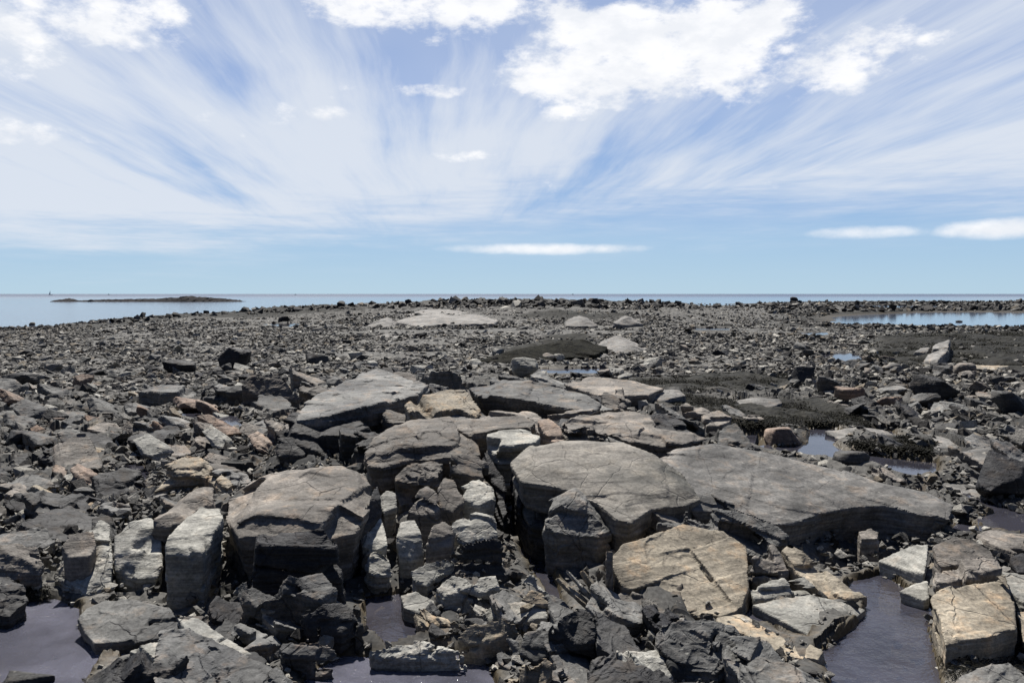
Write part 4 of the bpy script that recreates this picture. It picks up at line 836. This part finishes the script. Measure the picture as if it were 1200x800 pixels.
link('ridge_rubble', stone_mesh('ridge_rubble', G4+np.array([0, 0, 1])[None]*(S4*.12)[:, None], S4, 9, .9, pw=(4, 2, 1, .5, .2, .6, 6)), kind='stuff', label='dark weedy boulders heaped along the far ridges', category='rubble')

# ------------------------------------------------------------------ rockweed: short fronds
def fronds(name, g, L, seed, label):
    r = np.random.default_rng(seed); n = len(g); a = r.uniform(0, 6.28, n); ln = L*r.uniform(.5, 1.3, n)*(.5+g[:, 1]/20); w = ln*.14
    el = r.uniform(-.1, .8, n); d = np.stack([np.cos(a)*np.cos(el), np.sin(a)*np.cos(el), np.sin(el)], 1); s = np.stack([-np.sin(a), np.cos(a), a*0], 1)
    base = g+np.array([0, 0, .02]); mid = base+d*ln[:, None]*.55; tip = base+d*ln[:, None]; tip[:, 2] -= ln*.35
    V = np.stack([base-s*w[:, None]*.3, base+s*w[:, None]*.3, mid+s*w[:, None], mid-s*w[:, None], tip+s*w[:, None]*.5, tip-s*w[:, None]*.5], 1).reshape(-1, 3)
    o = np.arange(n)[:, None]*6; Fq = np.concatenate([o+np.array([[0, 1, 2, 3]]), o+np.array([[3, 2, 4, 5]])])
    link(name, mesh_np(name, V, Fq, WEED), kind='stuff', label=label, category='seaweed')
gs = []
for i, pl in enumerate(WEEDP[:5]): gs.append(scatter(pl, [16000, 9000, 0, 26000, 5000][i] or 10, 40+i, False))
fronds('seaweed', np.concatenate(gs), .07, 3, 'dark rockweed carpeting the rocks at right')
WP = [[(470,640),(600,600),(600,640)], [(1095,770),(1200,755),(1200,790),(1110,800)], [(1000,640),(1030,655),(1060,690),(1020,650)], [(0,690),(60,690),(60,712),(0,715)], [(596,560),(640,600),(620,640),(600,610)]]
gs = [scatter(pl, 1500, 60+i, False) for i, pl in enumerate(WP[1:4])]
fronds('seaweed_tufts', np.concatenate(gs), .035, 5, 'small dark weed tufts at the pool edges')

# ------------------------------------------------------------------ islet and boats
ISLE = plain('dark_wet_islet_rock', (.009, .008, .009), .9)
def islet():
    n = 260; xs = np.linspace(0, 1, n); m = 40; ysv = np.linspace(-1, 1, m)
    x0, x1, d = at(66, 300, 0)[0], at(292, 300, 0)[0], 300
    Xg, Yg = np.meshgrid(xs, ysv); prof = np.interp(xs, [0, .03, .07, .11, .125, .14, .2, .35, .5, .62, .7, .78, .86, .95, 1], [-.3, .5, 1.1, .3, -.6, .25, .6, .8, .95, 1.25, 1.9, 1.4, 1.0, .35, -.5])
    X = x0+(x1-x0)*Xg; Y = d+Yg*7; p = np.stack([X.ravel(), Y.ravel(), X.ravel()*0], 1)
    body = np.tile(prof, (m, 1)).ravel()*(1-np.abs(Yg.ravel())**3)
    Z = SEALEV+body+np.where(body > 0, 1, 0)*(facet(p, 2.0, 3, .25, .3, 0, 1)*.5+facet(p, .8, 4, .3, .3, 0, 1)*.4)-.4*np.abs(Yg.ravel())**3
    i = np.arange((m-1)*n).reshape(m-1, n)[:, :-1].ravel(); fa = np.stack([i, i+1, i+1+n, i+n], 1)
    c = np.array([(x0+x1)/2, d, SEALEV])
    o = link('rocky_islet', mesh_np('rocky_islet', np.stack([p[:, 0], p[:, 1], Z], 1)-c, fa, ISLE), label='low dark rocky islet in the sea at the left', category='islet'); o.location = c
islet()
HULL = plain('dark_hull', (.06, .06, .07)); SAIL = plain('pale_sail', (.45, .47, .5)); MAST = plain('grey_mast', (.2, .2, .2))
def hull_mesh(L, W, H):
    bm = bmesh.new(); st = []
    for t, w in ((-.5, .35), (-.3, .48), (0, .5), (.3, .34), (.5, .03)):
        st.append([bm.verts.new((t*L, s*w*W, z)) for s, z in ((-1, H), (-.6, 0), (.6, 0), (1, H*(1+max(0, t)*.5)))])
    for a, b in zip(st[:-1], st[1:]):
        for k in range(3): bm.faces.new((a[k], b[k], b[k+1], a[k+1]))
        bm.faces.new((a[3], b[3], b[0], a[0]))
    bm.faces.new(st[0]); bm.faces.new(list(reversed(st[-1]))); bmesh.ops.recalc_face_normals(bm, faces=list(bm.faces))
    me = bpy.data.meshes.new('hull'); bm.to_mesh(me); bm.free(); me.materials.append(HULL); return me
def prism(name, pts, y, m):
    bm = bmesh.new(); a = [bm.verts.new((x, -y, z)) for x, z in pts]; b = [bm.verts.new((x, y, z)) for x, z in pts]; n = len(pts)
    bm.faces.new(a); bm.faces.new(list(reversed(b)))
    for k in range(n): bm.faces.new((a[k], b[k], b[(k+1) % n], a[(k+1) % n]))
    bmesh.ops.recalc_face_normals(bm, faces=list(bm.faces)); me = bpy.data.meshes.new(name); bm.to_mesh(me); bm.free(); me.materials.append(m); return me
def boat(px, dist, L, label, sail):
    o = bpy.data.objects.new('sailboat' if sail else 'boat', None); COL.objects.link(o); o.location = at(px, dist, SEALEV-.2); o['label'] = label; o['category'] = 'boat'
    o.rotation_euler.z = .5
    link('hull', hull_mesh(L, L*.3, L*.11), o)
    if sail:
        link('mast', prism('mast', [(-.12, L*.1), (.12, L*.1), (.08, L*1.25), (-.08, L*1.25)], .12, MAST), o)
        link('sail', prism('sail', [(-.2, L*.2), (-L*.36, L*.2), (-.2, L*1.2)], .05, SAIL), o)
    else:
        link('cabin', prism('cabin', [(-L*.2, L*.1), (L*.15, L*.1), (L*.1, L*.3), (-L*.15, L*.3)], L*.09, HULL), o)
        link('mast', prism('mast', [(-.15, L*.3), (.15, L*.3), (.1, L*.6), (-.1, L*.6)], .15, MAST), o)
boat(61, 1900, 9, 'tiny sailboat on the horizon at far left', True)
boat(129, 2600, 9, 'tiny dark motor boat on the horizon left of the islet', False)
boat(347, 2600, 8, 'tiny motor boat on the horizon right of the islet', False)
boat(671, 3000, 10, 'tiny motor boat on the horizon right of centre', False)

# ------------------------------------------------------------------ sky and sun
SUN_EL, SUN_AZ = R(56), R(-14)      # azimuth east of straight ahead; negative is to the left
W = bpy.data.worlds.new('World'); SC.world = W; W.use_nodes = True; g = G(W.node_tree); n = W.node_tree.nodes; l = W.node_tree.links
bg = n['Background']; sky = n.new('ShaderNodeTexSky'); sky.sky_type = 'NISHITA'; sky.sun_disc = False
sky.sun_elevation = SUN_EL; sky.sun_rotation = SUN_AZ; sky.air_density = 1.0; sky.dust_density = .3; sky.ozone_density = 2.5; sky.altitude = 0
d = g.vmath('NORMALIZE', n.new('ShaderNodeTexCoord').outputs['Generated'])
sx = n.new('ShaderNodeSeparateXYZ'); l.new(d, sx.inputs[0]); dx, dy, dz = sx.outputs
el = g.math('ARCSINE', dz); az = g.math('ARCTAN2', dx, dy)
zz = g.math('ADD', g.math('MAXIMUM', dz, 0), .035)
X = g.math('DIVIDE', dx, zz); Y = g.math('DIVIDE', dy, zz)
cb = n.new('ShaderNodeCombineXYZ'); l.new(X, cb.inputs[0]); l.new(Y, cb.inputs[1])
pl = g.mapping(cb.outputs[0], (1, 1, 1), (0, 0, R(-5)))     # cirrus bands run along the view, slightly west of it
warp = g.vmath('ADD', pl, g.vmath('SCALE', g.vmath('SUBTRACT', g.noise(pl, .35, 3, .5, out=1), (.5, .5, .5)), .38))
s1 = g.noise(g.mapping(warp, (1.15, .13, 1)), 1.3, 6, .55)
s2 = g.noise(g.mapping(warp, (3.6, .3, 1), (0, 0, R(4))), 1.6, 8, .62)
s3 = g.noise(g.mapping(warp, (.55, .22, 1), (0, 0, 0), (3.3, 1.2, 0)), 1.0, 4, .5)
cov = g.math('ADD', g.math('MULTIPLY', s1, .5), g.math('ADD', g.math('MULTIPLY', s2, .2), g.math('MULTIPLY', s3, .52)))
# more veil low down, thinner overhead and behind
thr = g.math('ADD', g.ramp(el, R(4), R(24), .48, .665, False), g.ramp(az, R(-30), R(-5), -.045, 0))
cir = g.ramp(cov, g.math('SUBTRACT', thr, .10), g.math('ADD', thr, .13))
edge = g.math('ADD', el, g.math('MULTIPLY', g.math('SUBTRACT', g.noise(g.mapping(d, (3, 3, 30)), 1.5, 5, .65), .5), R(8)))
cir = g.math('MULTIPLY', cir, g.ramp(edge, g.ramp(az, R(-25), R(5), R(.2), R(1.8)), g.ramp(az, R(-25), R(5), R(5.5), R(9))))
cir = g.math('MAXIMUM', cir, g.ramp(s3, .35, .6, .15, .45))
cir = g.math('MULTIPLY', cir, g.ramp(edge, g.ramp(az, R(-25), R(5), R(.2), R(1.8)), g.ramp(az, R(-25), R(5), R(5.5), R(9))))
cir = g.math('MULTIPLY', cir, g.math('MULTIPLY', g.ramp(dy, -.2, .35, .05, 1), g.ramp(el, R(34), R(60), 1, .25)))
cir = g.math('MULTIPLY', cir, .9)
# cumulus: heaps set out by their bearing and height
CUM = [(100,14,70,24,1),(5,50,45,32,.7),(40,150,44,15,.7),(385,136,20,9,.6),(455,8,70,20,1),(545,20,75,24,1),(350,62,24,9,.45),(735,62,125,42,1.1),(690,22,95,24,.9),(835,30,80,34,1),(870,90,100,28,.8),(960,78,75,24,.9),(1030,46,38,22,.9),
 (1090,46,26,9,.7),(655,135,36,9,.7),(632,292,115,7,.7),(1020,272,60,8,.6),(1170,268,52,10,.9),(510,106,45,9,.4),(330,140,20,16,.35),(530,182,40,8,.2)]
cm = None; base = None
for px, py, rx, ry, k in CUM:
    a, f, u = [float(v) for v in ray(px, py)]; A = math.atan2(a, f); E = math.asin(u/math.sqrt(a*a+f*f+u*u))
    qa = g.math('DIVIDE', g.math('SUBTRACT', az, A), rx/F*1.15); qe = g.math('DIVIDE', g.math('SUBTRACT', el, E), ry/F*1.1)
    v = g.math('SUBTRACT', k, g.math('ADD', g.math('MULTIPLY', qa, qa), g.math('MULTIPLY', qe, qe)))
    cm = v if cm is None else g.math('MAXIMUM', cm, v)
lowk = g.ramp(el, R(3.5), R(9), .3, 1)
cn = g.noise(g.mapping(d, (1, 1, 1.9)), 9, 9, .62); cn2 = g.noise(g.mapping(d, (1, 1, 1.9)), 30, 6, .6)
cum = g.math('ADD', g.math('MAXIMUM', cm, -1.2), g.math('MULTIPLY', g.math('SUBTRACT', g.math('ADD', cn, g.math('MULTIPLY', cn2, .4)), .70), g.math('MULTIPLY', lowk, 6.5)))
cuma = g.ramp(cum, -.35, 1.0)
SKYK = .05
own = g.mix(g.ramp(el, R(0), R(6), 0, 1, False), (4.5, 6.4, 7.9), (3.1, 5.0, 7.8))
own = g.mix(g.ramp(el, R(4), R(14), 0, 1, False), own, (1.75, 3.3, 6.9)); own = g.mix(g.ramp(el, R(13), R(27), 0, 1, False), own, (1.2, 2.25, 5.2)); own = g.mix(g.ramp(el, R(27), R(80)), own, (.5, 1.0, 2.8))
own = g.mix(g.ramp(dy, -.6, .2, .95, 0), own, (.3, .55, 1.3))
skc = g.mix(.92, sky.outputs[0], own)
c = g.mix(cir, skc, (7.5, 8.0, 8.8))
shade = g.ramp(g.noise(g.mapping(d, (1, 1, 2.2), (0, 0, 0), (0, 0, .03)), 14, 5, .6), .35, .6)
c = g.mix(g.math('MULTIPLY', cuma, .93), c, g.mix(shade, (9.0, 9.2, 9.6), (10.4, 10.4, 10.5)))
l.new(c, bg.inputs[0]); bg.inputs[1].default_value = SKYK
sl = bpy.data.lights.new('sun', 'SUN'); sl.energy = 5; sl.angle = R(.5); sl.color = (1, .96, .9); so = bpy.data.objects.new('sun', sl); COL.objects.link(so)
sd_ = Vector((math.sin(SUN_AZ)*math.cos(SUN_EL), math.cos(SUN_AZ)*math.cos(SUN_EL), math.sin(SUN_EL)))
so.rotation_euler = sd_.to_track_quat('Z', 'Y').to_euler(); so.location = (0, 0, 30)

vs_ = SC.view_settings; SC.display_settings.display_device = 'sRGB'; vs_.view_transform = 'Standard'; vs_.look = 'None'; vs_.gamma = 1; vs_.use_curve_mapping = False; vs_.exposure = 1.0
SC.render.engine = 'CYCLES'; SC.cycles.max_bounces = 5; SC.cycles.diffuse_bounces = 1; SC.cycles.glossy_bounces = 3; SC.cycles.transparent_max_bounces = 8; SC.cycles.use_denoising = True
SC.cycles.sample_clamp_indirect = 4; SC.cycles.caustics_reflective = False; SC.cycles.caustics_refractive = False
